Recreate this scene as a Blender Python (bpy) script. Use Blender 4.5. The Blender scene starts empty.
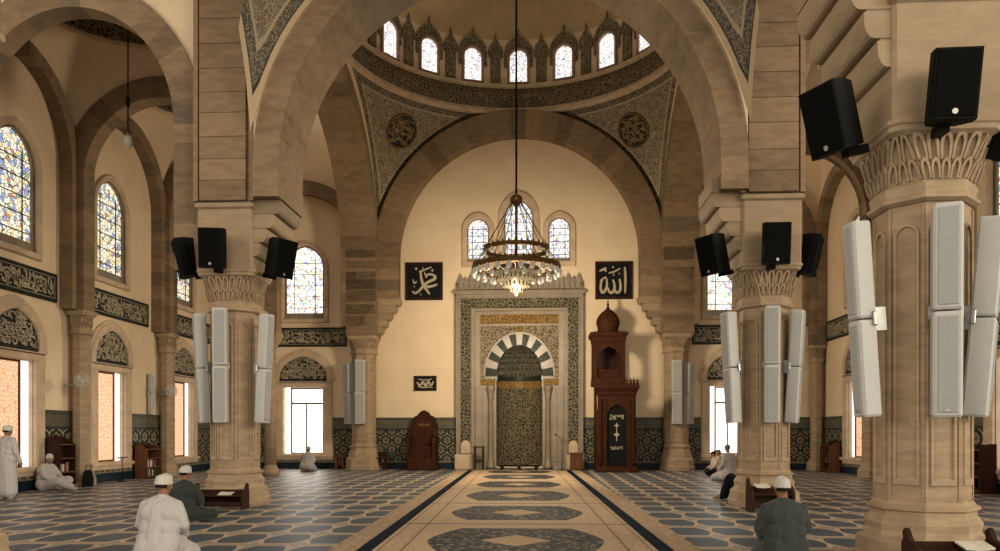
import bpy, bmesh, math, random
from mathutils import Vector, Matrix
from mathutils.geometry import tessellate_polygon
sc = bpy.context.scene
COL = sc.collection
pi = math.pi
# ------------------------------------------------------------------ camera model
F = 764.0; YAW = math.radians(3.0); HOR = 432.0; EYE = 1.55
SA, CA = math.sin(YAW), math.cos(YAW)
def ray(x):
    u = (x - 500) / F
    return (-SA + u * CA, CA + u * SA)
def at_y(x, y, Y):
    dx, dy = ray(x); t = Y / dy
    return Vector((t * dx, Y, EYE + (HOR - y) * t / F))
def at_x(x, y, X):
    dx, dy = ray(x); t = X / dx
    return Vector((X, t * dy, EYE + (HOR - y) * t / F))
def floor_at(x, y):
    t = F * EYE / (y - HOR); dx, dy = ray(x)
    return Vector((t * dx, t * dy, 0))
cam_d = bpy.data.cameras.new('camera'); cam = bpy.data.objects.new('camera', cam_d); COL.objects.link(cam)
cam.location = (0, 0, EYE); cam.rotation_euler = (pi / 2, 0, YAW)
cam_d.sensor_width = 36; cam_d.lens = F / 1000 * 36; cam_d.shift_y = (HOR - 275.5) / 1000
cam_d.clip_end = 300
sc.camera = cam
vs = sc.view_settings
vs.view_transform = 'Standard'; vs.look = 'None'; vs.gamma = 1; vs.use_curve_mapping = False; vs.exposure = 0.0
sc.cycles.use_denoising = True
sc.cycles.max_bounces = 7; sc.cycles.diffuse_bounces = 5; sc.cycles.glossy_bounces = 3
sc.cycles.sample_clamp_indirect = 6.0
sc.cycles.caustics_reflective = False; sc.cycles.caustics_refractive = False

# ------------------------------------------------------------------ node helper
class G:
    def __init__(s, name):
        s.m = bpy.data.materials.new(name); s.m.use_nodes = True
        s.t = s.m.node_tree; s.t.nodes.clear()
        s.out = s.t.nodes.new('ShaderNodeOutputMaterial')
    def n(s, typ, **kw):
        nd = s.t.nodes.new(typ)
        for k, v in kw.items(): setattr(nd, k, v)
        return nd
    def put(s, sock, v):
        if v is None: return
        if isinstance(v, bpy.types.NodeSocket): s.t.links.new(v, sock)
        else: sock.default_value = v
    def math(s, op, a, b=None, c=None):
        nd = s.n('ShaderNodeMath', operation=op)
        s.put(nd.inputs[0], a); s.put(nd.inputs[1], b); s.put(nd.inputs[2], c)
        return nd.outputs[0]
    def mix(s, f, a, b):
        nd = s.n('ShaderNodeMix', data_type='RGBA')
        s.put(nd.inputs[0], f)
        s.put(nd.inputs[6], col(a)); s.put(nd.inputs[7], col(b))
        return nd.outputs[2]
    def pos(s):
        nd = s.n('ShaderNodeNewGeometry'); return nd.outputs['Position']
    def obj(s):
        nd = s.n('ShaderNodeTexCoord'); return nd.outputs['Object']
    def sep(s, v):
        nd = s.n('ShaderNodeSeparateXYZ'); s.put(nd.inputs[0], v); return nd.outputs
    def comb(s, x, y, z=0.0):
        nd = s.n('ShaderNodeCombineXYZ'); s.put(nd.inputs[0], x); s.put(nd.inputs[1], y); s.put(nd.inputs[2], z); return nd.outputs[0]
    def noise(s, v, scale, detail=3, rough=.5, dist=0.0, color=False):
        nd = s.n('ShaderNodeTexNoise'); s.put(nd.inputs['Vector'], v)
        nd.inputs['Scale'].default_value = scale; nd.inputs['Detail'].default_value = detail
        nd.inputs['Roughness'].default_value = rough; nd.inputs['Distortion'].default_value = dist
        return nd.outputs['Color'] if color else nd.outputs[0]
    def vor(s, v, scale, feature='F1', rnd=1.0):
        nd = s.n('ShaderNodeTexVoronoi', feature=feature); s.put(nd.inputs['Vector'], v)
        nd.inputs['Scale'].default_value = scale
        nd.inputs['Randomness'].default_value = rnd
        return nd.outputs
    def attr(s, name):
        nd = s.n('ShaderNodeAttribute', attribute_name=name); return nd.outputs['Fac']
    def gt(s, a, b): return s.math('GREATER_THAN', a, b)
    def lt(s, a, b): return s.math('LESS_THAN', a, b)
    def band(s, v, lo, hi): return s.math('MULTIPLY', s.gt(v, lo), s.lt(v, hi))
    def smooth(s, v, lo, hi):
        nd = s.n('ShaderNodeMapRange', interpolation_type='SMOOTHSTEP')
        s.put(nd.inputs[0], v); s.put(nd.inputs[1], lo); s.put(nd.inputs[2], hi); return nd.outputs[0]
    def vmul(s, v, k):
        nd = s.n('ShaderNodeVectorMath', operation='MULTIPLY'); s.put(nd.inputs[0], v); nd.inputs[1].default_value = k; return nd.outputs[0]
    def vadd(s, v, w):
        nd = s.n('ShaderNodeVectorMath', operation='ADD'); s.put(nd.inputs[0], v); s.put(nd.inputs[1], w); return nd.outputs[0]
    def done(s, color, rough=.6, bump=None, bstr=.3, bdist=.02, metal=0.0, spec=.3, emit=None, estr=1.0, sheen=0.0):
        b = s.n('ShaderNodeBsdfPrincipled')
        s.put(b.inputs['Base Color'], col(color)); s.put(b.inputs['Roughness'], rough)
        b.inputs['Metallic'].default_value = metal; b.inputs['Specular IOR Level'].default_value = spec
        if sheen: b.inputs['Sheen Weight'].default_value = sheen; b.inputs['Sheen Roughness'].default_value = .4
        if bump is not None:
            bp = s.n('ShaderNodeBump'); s.put(bp.inputs['Height'], bump)
            bp.inputs['Strength'].default_value = bstr; bp.inputs['Distance'].default_value = bdist
            s.t.links.new(bp.outputs[0], b.inputs['Normal'])
        if emit is not None:
            s.put(b.inputs['Emission Color'], col(emit)); s.put(b.inputs['Emission Strength'], estr)
        s.t.links.new(b.outputs[0], s.out.inputs[0])
        return s.m
def col(c):
    if isinstance(c, tuple) and len(c) == 3: return (c[0], c[1], c[2], 1.0)
    return c

# ------------------------------------------------------------------ mesh builder
class MB:
    def __init__(s): s.v = []; s.f = []; s.mi = []; s.tone = []; s.sm = []
    def add(s, vs, fs, mi=0, tone=.5, smooth=False):
        o = len(s.v); s.v.extend([tuple(v) for v in vs])
        for f in fs:
            s.f.append(tuple(i + o for i in f)); s.mi.append(mi); s.tone.append(tone); s.sm.append(smooth)
        return s
    def box(s, lo, hi, mi=0, tone=.5, M=None):
        x0, y0, z0 = lo; x1, y1, z1 = hi
        vs = [Vector(p) for p in ((x0,y0,z0),(x1,y0,z0),(x1,y1,z0),(x0,y1,z0),(x0,y0,z1),(x1,y0,z1),(x1,y1,z1),(x0,y1,z1))]
        if M is not None: vs = [M @ v for v in vs]
        return s.add(vs, [(0,3,2,1),(4,5,6,7),(0,1,5,4),(1,2,6,5),(2,3,7,6),(3,0,4,7)], mi, tone)
    def bbox(s, lo, hi, b=.01, mi=0, tone=.5, M=None):
        """box with chamfered vertical and horizontal edges"""
        x0, y0, z0 = lo; x1, y1, z1 = hi
        b = min(b, (x1-x0)*.45, (y1-y0)*.45, (z1-z0)*.45)
        def ring(i, z): return [(x0+i,y0+b+0*i,z),(x0+b,y0+i,z),(x1-b,y0+i,z),(x1-i,y0+b,z),(x1-i,y1-b,z),(x1-b,y1-i,z),(x0+b,y1-i,z),(x0+i,y1-b,z)]
        rs = [ring(b*.7, z0), ring(0, z0+b), ring(0, z1-b), ring(b*.7, z1)]
        return s.loft([[Vector(p) for p in r] for r in rs], mi=mi, tone=tone, M=M)
    def loft(s, rings, mi=0, tone=.5, M=None, closed=True, caps=True, smooth=False):
        n = len(rings[0]); vs = [Vector(p) for r in rings for p in r]
        if M is not None: vs = [M @ v for v in vs]
        fs = []
        for i in range(len(rings) - 1):
            for j in range(n if closed else n - 1):
                k = (j + 1) % n
                fs.append((i*n+j, i*n+k, (i+1)*n+k, (i+1)*n+j))
        s.add(vs, fs, mi, tone, smooth)
        if caps and closed:
            o = len(s.v) - len(vs)
            s.f.append(tuple(o + j for j in reversed(range(n)))); s.mi.append(mi); s.tone.append(tone); s.sm.append(False)
            s.f.append(tuple(o + (len(rings)-1)*n + j for j in range(n))); s.mi.append(mi); s.tone.append(tone); s.sm.append(False)
        return s
    def lathe(s, prof, n=24, mi=0, tone=.5, M=None, smooth=True, caps=True, a0=0.0):
        rings = [[(r*math.cos(a0+2*pi*k/n), r*math.sin(a0+2*pi*k/n), z) for k in range(n)] for r, z in prof]
        return s.loft(rings, mi, tone, M, True, caps, smooth)
    def tube(s, pts, r, n=6, mi=0, tone=.5, flat=None, smooth=True, M=None):
        pts = [Vector(p) for p in pts]
        if len(pts) < 2: return s
        rs = r if isinstance(r, (list, tuple)) else [r]*len(pts)
        rings = []; up = None
        for i, p in enumerate(pts):
            d = (pts[min(i+1, len(pts)-1)] - pts[max(i-1, 0)])
            d = d.normalized() if d.length > 1e-9 else Vector((0,0,1))
            if up is None:
                up = Vector((0,0,1)) if abs(d.z) < .9 else Vector((1,0,0))
            a = d.cross(up)
            a = a.normalized() if a.length > 1e-6 else d.orthogonal().normalized()
            b = a.cross(d).normalized(); up = b
            rings.append([p + (a*math.cos(2*pi*k/n) + b*math.sin(2*pi*k/n))*rs[i] for k in range(n)])
        return s.loft(rings, mi, tone, M, True, True, smooth)
    def prism(s, outline, P, d0, d1, mi=0, tone=.5):
        """outline [(s,z)], P(s,z,n)->Vector; extruded n from d0 to d1"""
        n = len(outline)
        vs = [P(a, b, d0) for a, b in outline] + [P(a, b, d1) for a, b in outline]
        fs = [(j, (j+1) % n, n+(j+1) % n, n+j) for j in range(n)]
        s.add(vs, fs, mi, tone)
        tri = tessellate_polygon([[Vector((a, b, 0)) for a, b in outline]])
        for q in (0, n): s.add([vs[q+i] for i in range(n)], [tuple(t) for t in tri], mi, tone)
        return s
    def ringframe(s, outer, inner, P, d0, d1, mi=0, tone=.5, bev=0.0, closed=True):
        """frame between two outlines of equal count"""
        n = len(outer)
        loops = [[P(a,b,d0) for a,b in outer], [P(a,b,d1-bev) for a,b in outer]]
        if bev:
            mid = [((a*(1-.15)+c*.15), (b*(1-.15)+d*.15)) for (a,b),(c,d) in zip(outer, inner)]
            loops.append([P(a,b,d1) for a,b in mid])
            mid2 = [((a*.15+c*.85), (b*.15+d*.85)) for (a,b),(c,d) in zip(outer, inner)]
            loops.append([P(a,b,d1) for a,b in mid2])
        else: loops.append([P(a,b,d1) for a,b in outer]); loops.append([P(a,b,d1) for a,b in inner])
        loops += [[P(a,b,d1-bev) for a,b in inner], [P(a,b,d0) for a,b in inner]]
        return s.loft(loops, mi, tone, None, closed, False)
    def build(s, name, mats, parent=None, loc=None, **props):
        me = bpy.data.meshes.new(name); me.from_pydata(s.v, [], s.f)
        if not isinstance(mats, (list, tuple)): mats = [mats]
        for m in mats: me.materials.append(m)
        me.polygons.foreach_set('material_index', s.mi)
        me.polygons.foreach_set('use_smooth', s.sm)
        at = me.attributes.new('tone', 'FLOAT', 'FACE'); at.data.foreach_set('value', [float(t) for t in s.tone])
        bm = bmesh.new(); bm.from_mesh(me); bmesh.ops.recalc_face_normals(bm, faces=bm.faces); bm.to_mesh(me); bm.free()
        o = bpy.data.objects.new(name, me); COL.objects.link(o)
        if parent is not None: o.parent = parent
        if loc is not None: o.location = loc
        for k, v in props.items(): o[k] = v
        return o
def tag(o, label=None, category=None, group=None, kind=None):
    for k, v in (('label', label), ('category', category), ('group', group), ('kind', kind)):
        if v is not None: o[k] = v
    return o
def thing(name, label, cat, loc=(0,0,0), rz=0.0, group=None, kind=None):
    o = bpy.data.objects.new(name, None); COL.objects.link(o); o.empty_display_size = .1
    o.location = loc; o.rotation_euler = (0, 0, rz)
    return tag(o, label, cat, group, kind)
def copy_tree(o, loc, rz=None, label=None, group=None):
    r = o.copy(); COL.objects.link(r); r.location = loc
    if rz is not None: r.rotation_euler = (0, 0, rz)
    if label: r['label'] = label
    if group: r['group'] = group
    for ch in list(o.children):
        c = ch.copy(); COL.objects.link(c); c.parent = r
        for g in list(ch.children):
            d = g.copy(); COL.objects.link(d); d.parent = c
    return r
def frame(O, S, N):
    O = Vector(O); S = Vector(S); N = Vector(N); Z = Vector((0,0,1))
    return lambda s, z, n=0.0: O + S*s + Z*z + N*n
def arch_pts(c, half, zs, rise, n=16, k=0.0):
    """from right springing over the top to the left; k>0 makes it pointed"""
    out = []
    if k <= 0:
        for i in range(n+1):
            a = pi*i/n; out.append((c + half*math.cos(a), zs + rise*math.sin(a)))
        return out
    r = half*(1+k); top = math.sqrt(r*r - (k*half)**2)
    for i in range(n+1):
        a = pi*i/n; x = half*math.cos(a)
        h = math.sqrt(max(0, r*r - (abs(x) + k*half)**2))
        out.append((c + x, zs + rise*h/top))
    return out
def arch_outline(c, half, z0, zs, rise, n=16, k=0.0):
    return [(c-half, z0), (c+half, z0)] + arch_pts(c, half, zs, rise, n, k)
def rect(a, b, c, d): return [(a, c), (b, c), (b, d), (a, d)]
def catmull(pts, sub=5):
    pts = [Vector(p) for p in pts]; out = []
    for i in range(len(pts)-1):
        p0 = pts[max(i-1,0)]; p1 = pts[i]; p2 = pts[i+1]; p3 = pts[min(i+2, len(pts)-1)]
        for j in range(sub):
            t = j/sub
            out.append(.5*((2*p1)+(p2-p0)*t+(2*p0-5*p1+4*p2-p3)*t*t+(-p0+3*p1-3*p2+p3)*t**3))
    out.append(pts[-1]); return out

# ------------------------------------------------------------------ script-like ornament in relief
def script_strokes(mb, P, s0, s1, z0, z1, seed, thick, n0=.005, mi=0, dens=1.0):
    rnd = random.Random(seed); h = z1 - z0; x = s0; 
    def ribbon(pts, w):
        c = catmull([Vector((p[0], p[1], 0)) for p in pts], 4); L = []; R = []
        for i, p in enumerate(c):
            d = (c[min(i+1, len(c)-1)] - c[max(i-1, 0)]); d = d.normalized() if d.length > 1e-9 else Vector((1,0,0))
            nrm = Vector((-d.y, d.x, 0)); t = i/(len(c)-1); ww = w*(.35 + .65*math.sin(pi*min(1, max(0, t*.9+.05))))
            q1 = p + nrm*ww; q2 = p - nrm*ww
            cl = lambda q: (min(max(q.x, s0), s1), min(max(q.y, z0), z1))
            L.append(cl(q1)); R.append(cl(q2))
        vs = [P(a, b, n0+.012) for a, b in L] + [P(a, b, n0+.012) for a, b in R] + [P(a, b, n0) for a, b in L] + [P(a, b, n0) for a, b in R]
        m = len(L); fs = []
        for i in range(m-1):
            fs += [(i, i+1, m+i+1, m+i), (2*m+i, 2*m+i+1, i+1, i), (m+i, m+i+1, 3*m+i+1, 3*m+i)]
        mb.add(vs, fs, mi)
    while x < s1:
        k = rnd.random(); w = h*rnd.uniform(.3, .6)/dens
        if k < .4:      # tall upright with a foot
            ribbon([(x, z1-h*.06), (x+w*.1, z0+h*.5), (x+w*.2, z0+h*.28), (x+w*.8, z0+h*.2)], thick)
        elif k < .7:    # bowl
            ribbon([(x, z0+h*.5), (x+w*.15, z0+h*.2), (x+w*.6, z0+h*.1), (x+w, z0+h*.3), (x+w*.95, z0+h*.5)], thick)
        else:           # sweep
            ribbon([(x-w*.4, z0+h*.62), (x+w*.3, z0+h*.72), (x+w, z0+h*.55), (x+w*1.4, z0+h*.62)], thick)
        if rnd.random() < .75:
            y = z0+h*rnd.choice([.12, .42, .75, .85]); ribbon([(x+w*.3, y), (x+w*.5, y+h*.06), (x+w*.7, y-h*.02)], thick*.9)
        if rnd.random() < .5:
            y = z0+h*rnd.uniform(.5, .9); ribbon([(x+w*.1, y), (x+w*.45, y-h*.12), (x+w*.3, y-h*.24), (x+w*.05, y-h*.14)], thick*.7)
        x += w*rnd.uniform(.55, .85)
# ------------------------------------------------------------------ materials
def simple(name, c, rough=.6, var=.12, scale=6.0, bstr=.15, metal=0.0, spec=.08, sheen=0.0, bscale=None):
    g = G(name); p = g.obj(); n = g.noise(p, scale, 4)
    c1 = tuple(x*(1-var) for x in c); c2 = tuple(min(1, x*(1+var)) for x in c)
    return g.done(g.mix(g.smooth(n, .3, .7), c1, c2), rough, g.noise(p, bscale or scale*6, 3), bstr, .01, metal, spec, sheen=sheen)
def mk_plaster():
    g = G('cream_plaster'); p = g.pos()
    n = g.smooth(g.noise(p, .7, 5, .6), .3, .72); n2 = g.noise(p, 9, 4)
    c = g.mix(n, (.68, .535, .365), (.77, .625, .44)); c = g.mix(g.math('MULTIPLY', n2, .4), c, (.60, .46, .30))
    return g.done(c, .85, g.noise(p, 30, 4), .12, .01, spec=.1)
def mk_stone(name, dark, light, scale=1.0):
    g = G(name); p = g.pos(); t = g.attr('tone')
    n = g.noise(g.vmul(p, (1, 1, 3.0)), 2.2*scale, 6, .65); n2 = g.noise(p, 28*scale, 4, .7)
    f = g.math('ADD', g.math('MULTIPLY', t, .75), g.math('MULTIPLY', g.smooth(n, .3, .7), .42))
    c = g.mix(f, dark, light)
    c = g.mix(g.math('MULTIPLY', g.smooth(n2, .5, .8), .35), c, tuple(x*.6 for x in dark))
    # greyer blocks here and there
    c = g.mix(g.math('MULTIPLY', g.lt(t, .14), .3), c, (.14, .115, .09))
    return g.done(c, .75, g.math('ADD', g.math('MULTIPLY', n2, .5), n), .35, .02)
def mk_ornament(name, dark, light, scale, thr=.09, mid=None, extra=None):
    """leafy scrollwork: curling net of light stems with small blossoms on a dark ground"""
    g = G(name); p = g.pos()
    w = g.noise(p, scale*.55, 2, .5, color=True)
    q = g.vadd(p, g.vmul(w, (.9/scale, .9/scale, .9/scale)))
    e = g.vor(q, scale, 'DISTANCE_TO_EDGE', .8)[0]
    d = g.vor(q, scale*2.3, 'F1', .9)[0]
    line = g.lt(e, thr); blos = g.lt(d, .24)
    ring = g.band(g.vor(q, scale, 'F1', .8)[0], .30, .38)
    m = g.math('MAXIMUM', g.math('MAXIMUM', line, blos), ring)
    c = g.mix(m, dark, light)
    if mid: c = g.mix(g.math('MULTIPLY', g.gt(g.noise(p, scale*1.3, 1), .56), .8), c, g.mix(m, dark, mid))
    return g.done(c, .6, m, .2, .01, spec=.08)
def mk_lattice(name, axis, dark, light, accent, cw=.52, ch=.40, z_lo=.27, z_hi=1.66):
    """dado tiles: star-and-ring lattice in a dark ground, plain band above, navy skirting below"""
    g = G(name); x, y, z = g.sep(g.pos()); s = x if axis == 'x' else y
    def cell(off):
        a = g.math('SUBTRACT', g.math('FRACT', g.math('ADD', g.math('DIVIDE', s, cw), off)), .5)
        b = g.math('SUBTRACT', g.math('FRACT', g.math('ADD', g.math('DIVIDE', z, ch*2), off)), .5)
        a = g.math('MULTIPLY', a, cw); b = g.math('MULTIPLY', b, ch*2)
        ang = g.math('ARCTAN2', b, a)
        r = g.math('SQRT', g.math('ADD', g.math('MULTIPLY', a, a), g.math('MULTIPLY', b, b)))
        return g.math('MULTIPLY', r, g.math('ADD', 1.0, g.math('MULTIPLY', g.math('COSINE', g.math('MULTIPLY', ang, 6)), .14)))
    r1 = cell(0.0); r2 = cell(.5)
    rr = g.math('MINIMUM', r1, r2)
    net = g.lt(g.math('ABSOLUTE', g.math('SUBTRACT', r1, r2)), .035)
    ring = g.band(rr, .105, .14); ring2 = g.band(rr, .055, .075); core = g.lt(rr, .04)
    m = g.math('MAXIMUM', g.math('MAXIMUM', net, ring), ring2)
    c = g.mix(m, dark, light); c = g.mix(core, c, accent)
    leaf = g.math('MULTIPLY', g.lt(g.vor(g.pos(), 16, 'F1')[0], .2), g.gt(rr, .14))
    c = g.mix(leaf, c, tuple(v*.7 for v in light))
    band_c = g.mix(g.smooth(g.noise(g.pos(), 5, 4), .35, .65), (.085, .078, .052), (.12, .108, .07))
    c = g.mix(g.gt(z, z_hi), c, band_c)
    c = g.mix(g.band(z, z_hi-.03, z_hi+.05), c, (.03, .035, .032))
    c = g.mix(g.band(z, 1.80, 1.83), c, (.08, .08, .06))
    c = g.mix(g.band(z, 2.04, 2.2), c, (.07, .07, .05))
    c = g.mix(g.lt(z, z_lo), c, (.007, .016, .026))
    c = g.mix(g.band(z, z_lo, z_lo+.04), c, (.20, .17, .11))
    return g.done(c, .5, m, .12, .006, spec=.15)
def mk_carpet():
    g = G('prayer_row_carpet'); x, y, z = g.sep(g.pos())
    cw, ch = .665, 1.15
    a = g.math('MULTIPLY', g.math('ABSOLUTE', g.math('SUBTRACT', g.math('FRACT', g.math('DIVIDE', x, cw)), .5)), 2.0)   # 0 centre .. 1 edge
    b = g.math('MULTIPLY', g.math('ABSOLUTE', g.math('SUBTRACT', g.math('FRACT', g.math('DIVIDE', y, ch)), .5)), 2.0)
    wob = g.math('MULTIPLY', g.math('SUBTRACT', g.noise(g.pos(), 9, 2), .5), .10)
    lens = g.math('ADD', g.math('MAXIMUM', g.math('DIVIDE', b, .80), g.math('DIVIDE', g.math('ADD', a, g.math('MULTIPLY', g.math('POWER', b, 1.5), .50)), .93)), g.math('MULTIPLY', wob, .6))
    oval = g.lt(lens, 1.0); rim = g.band(lens, 1.0, 1.10)
    fine = g.noise(g.pos(), 26, 3, .6); fl = g.vor(g.pos(), 13, 'F1')[0]
    blue = g.mix(g.smooth(fine, .35, .7), (.009, .030, .056), (.025, .058, .092))
    tan = g.mix(g.smooth(fine, .35, .65), (.36, .265, .165), (.50, .385, .26))
    grey = g.mix(g.lt(fl, .33), (.13, .155, .17), (.36, .29, .20))
    corner = g.gt(g.math('MULTIPLY', a, b), .60)
    c = g.mix(corner, tan, grey)
    c = g.mix(oval, c, blue)
    c = g.mix(rim, c, tan)
    c = g.mix(g.gt(b, .965), c, (.06, .055, .055))
    c = g.mix(g.band(b, .86, .965), c, tan)
    nap = g.noise(g.pos(), 120, 2)
    return g.done(c, .45, nap, .25, .006, spec=.28, sheen=.02)
def mk_rug():
    """object space: half-width 1.72, half-length L given by rug objects; uses Generated 0..1"""
    g = G('medallion_rug'); tc = g.n('ShaderNodeTexCoord'); u, v, w = g.sep(tc.outputs['Generated'])
    p = g.pos()
    a = g.math('MULTIPLY', g.math('ABSOLUTE', g.math('SUBTRACT', u, .5)), 2.0)
    b = g.math('MULTIPLY', g.math('ABSOLUTE', g.math('SUBTRACT', v, .5)), 2.0)
    fine = g.vor(p, 9.5, 'F1')[0]; fl = g.vor(p, 15, 'F1')[0]; n = g.noise(p, 30, 3)
    tan = g.mix(g.smooth(n, .35, .65), (.40, .285, .18), (.50, .38, .255))
    tan2 = g.mix(g.lt(fl, .30), tan, (.29, .20, .125))
    blue = g.mix(g.lt(fine, .30), (.018, .023, .031), (.27, .215, .155))
    blue = g.mix(g.band(fine, .44, .50), blue, (.15, .13, .105))
    hexa = g.math('MAXIMUM', g.math('DIVIDE', b, .70), g.math('DIVIDE', g.math('ADD', a, g.math('MULTIPLY', g.math('POWER', b, 1.6), .36)), .67))
    med = g.lt(hexa, 1.0)
    core = g.lt(g.math('ADD', g.math('DIVIDE', a, .27), g.math('DIVIDE', b, .30)), 1.0)
    c = g.mix(med, tan2, blue); c = g.mix(g.band(hexa, 1.0, 1.18), c, tan)
    c = g.mix(core, c, g.mix(g.lt(fl, .28), (.42, .29, .17), (.25, .17, .11)))
    brd = g.math('MAXIMUM', g.math('MULTIPLY', a, 1.0), b)
    c = g.mix(g.gt(a, .80), c, tan2)
    c = g.mix(g.band(a, .785, .805), c, (.23, .14, .08)); c = g.mix(g.band(a, .95, .965), c, (.25, .16, .09))
    c = g.mix(g.gt(b, .985), c, (.10, .065, .045))
    return g.done(c, .75, g.noise(p, 120, 2), .25, .006, spec=.08)
def mk_wood(name, c1, c2, rough=.4):
    g = G(name); p = g.obj()
    n = g.noise(g.vmul(p, (6, 6, .9)), 3, 5, .6, .6); 
    return g.done(g.mix(g.smooth(n, .3, .7), c1, c2), rough, n, .1, .005, spec=.06)
def mk_stained(name, tint, strength, whit=.5, scale=11.0, sat=.85):
    g = G(name); p = g.pos()
    v = g.vor(p, scale, 'F1', .85); e = g.vor(p, scale, 'DISTANCE_TO_EDGE', .85)[0]
    hue = g.sep(v[1])
    r, gg, b = hue[0], hue[1], hue[2]
    blue = g.gt(r, .78); yel = g.band(r, .52, .78); red = g.band(r, .44, .52); grn = g.band(r, .36, .44)
    c = tint
    c = g.mix(blue, c, (.16, .24, .52)); c = g.mix(yel, c, (.90, .66, .26)); c = g.mix(red, c, (.45, .10, .08)); c = g.mix(grn, c, (.12, .34, .20))
    c = g.mix(1-sat, c, tint)
    c = g.mix(g.math('MULTIPLY', g.gt(gg, 1-whit), 1.0), c, tint)
    c = g.mix(g.lt(e, .05), c, (.10, .08, .075))
    return g.done((.02, .02, .02), .2, emit=c, estr=strength)
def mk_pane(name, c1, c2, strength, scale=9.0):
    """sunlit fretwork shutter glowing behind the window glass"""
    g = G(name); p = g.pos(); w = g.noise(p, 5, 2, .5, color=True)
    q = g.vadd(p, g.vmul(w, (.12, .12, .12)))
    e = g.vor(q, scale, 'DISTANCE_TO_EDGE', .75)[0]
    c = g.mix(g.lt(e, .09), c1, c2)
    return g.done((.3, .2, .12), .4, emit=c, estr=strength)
def emis(name, c, s):
    g = G(name); return g.done((.1, .1, .1), .3, emit=c, estr=s)
M = {}
M['plaster'] = mk_plaster()
M['stone'] = mk_stone('banded_sandstone', (.10, .065, .037), (.285, .195, .114))
M['stone_lt'] = mk_stone('dressed_sandstone', (.21, .15, .092), (.36, .265, .165))
M['pillar'] = mk_stone('pillar_sandstone', (.17, .118, .072), (.43, .315, .20), 1.3)
M['marble'] = simple('cream_marble', (.215, .168, .112), .35, .12, 2.5, .05, spec=.5)
M['surround'] = simple('pink_stone_surround', (.52, .395, .275), .6, .12, 3, .1)
M['dado_x'] = mk_lattice('dado_tiles_back', 'x', (.016, .018, .013), (.25, .215, .135), (.10, .035, .02))
M['dado_y'] = mk_lattice('dado_tiles_side', 'y', (.022, .024, .018), (.34, .295, .195), (.10, .05, .03), cw=.6, ch=.46)
M['orn'] = mk_ornament('pendentive_scrollwork', (.055, .052, .042), (.29, .225, .135), 5.2, .10, (.17, .10, .05))
M['orn_fine'] = mk_ornament('fine_scrollwork', (.012, .013, .010), (.19, .155, .095), 6.5, .085)
M['orn_cream'] = mk_ornament('pale_scrollwork', (.055, .044, .030), (.235, .185, .12), 7.5, .12)
M['orn_gold'] = mk_ornament('gold_frieze', (.085, .042, .013), (.25, .15, .048), 8.0, .12)
M['orn_dark'] = mk_ornament('dark_frieze', (.028, .026, .019), (.20, .16, .09), 6.5, .10)
M['orn_green'] = mk_ornament('green_crest_tiles', (.040, .048, .036), (.25, .205, .12), 8.0, .12, (.17, .09, .05))
M['niche'] = mk_ornament('niche_mosaic', (.022, .023, .016), (.15, .12, .07), 6, .10)
M['green_dark'] = simple('dark_green_stone', (.020, .025, .017), .35, .2, 5)
M['script_bg'] = simple('black_green_panel', (.022, .026, .022), .4, .2, 5)
M['script'] = simple('pale_lettering', (.42, .36, .25), .5, .1, 8)
M['gold'] = simple('gilt_lettering', (.24, .165, .075), .45, .15, 8, metal=.3)
M['black'] = simple('black_enamel', (.008, .008, .008), .5, .2, 5)
M['speaker'] = simple('black_speaker_shell', (.0035, .004, .004), .6, .2, 10, .1, spec=.08)
M['grille'] = simple('black_perforated_grille', (.0035, .004, .004), .8, .3, 90, .2, spec=.04)
M['steel'] = simple('brushed_steel', (.35, .35, .34), .35, .1, 10, metal=.8)
M['white'] = simple('white_painted_cabinet', (.46, .46, .44), .45, .04, 4)
M['white_gr'] = simple('white_perforated_grille', (.34, .345, .33), .6, .08, 70, .4)
M['carpet'] = mk_carpet(); M['rug'] = mk_rug()
M['rug_edge'] = simple('tan_border_carpet', (.37, .27, .175), .8, .25, 9, .2)
M['navy'] = simple('navy_carpet_strip', (.008, .015, .027), .85, .25, 20, .3, spec=.02)
M['wood'] = mk_wood('reddish_carved_wood', (.030, .0105, .0052), (.062, .022, .010), .6)
M['wood_dk'] = mk_wood('dark_brown_wood', (.020, .009, .006), (.042, .018, .010), .5)
M['wood_md'] = mk_wood('mid_brown_wood', (.09, .038, .018), (.15, .066, .030))
M['brass'] = simple('aged_brass', (.16, .095, .04), .4, .25, 12, metal=.85)
M['glass_lamp'] = emis('glowing_glass_lamp', (1.0, .82, .55), .22)
M['crystal'] = simple('crystal_beads', (.10, .085, .06), .2, .35, 40, .4, spec=.8)
M['sg_left'] = mk_stained('stained_glass_figured', (1.0, .92, .70), 1.1, .36, 8.5)
M['sg_back'] = mk_stained('stained_glass_pale', (1.0, .97, .86), 1.7, .66, 13)
M['sg_mid'] = mk_stained('stained_glass_white', (.98, .95, .96), 1.4, .68, 14)
M['sg_drum'] = mk_stained('stained_glass_drum', (1.0, .96, .93), 1.3, .80, 13, .55)
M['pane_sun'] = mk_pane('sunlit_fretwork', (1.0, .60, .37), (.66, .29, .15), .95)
M['pane_white'] = emis('bright_daylight_pane', (1.0, .94, .85), 5.0)
M['page'] = simple('paper_pages', (.62, .57, .47), .7, .1, 20)
M['skin'] = simple('skin', (.30, .165, .10), .5, .1, 20)
M['skin_dk'] = simple('skin_brown', (.20, .105, .06), .5, .1, 20)
M['hair'] = simple('dark_hair', (.012, .010, .009), .7, .2, 60, .5)
M['hair_gr'] = simple('grey_hair', (.13, .12, .11), .7, .2, 60, .5)
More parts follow.
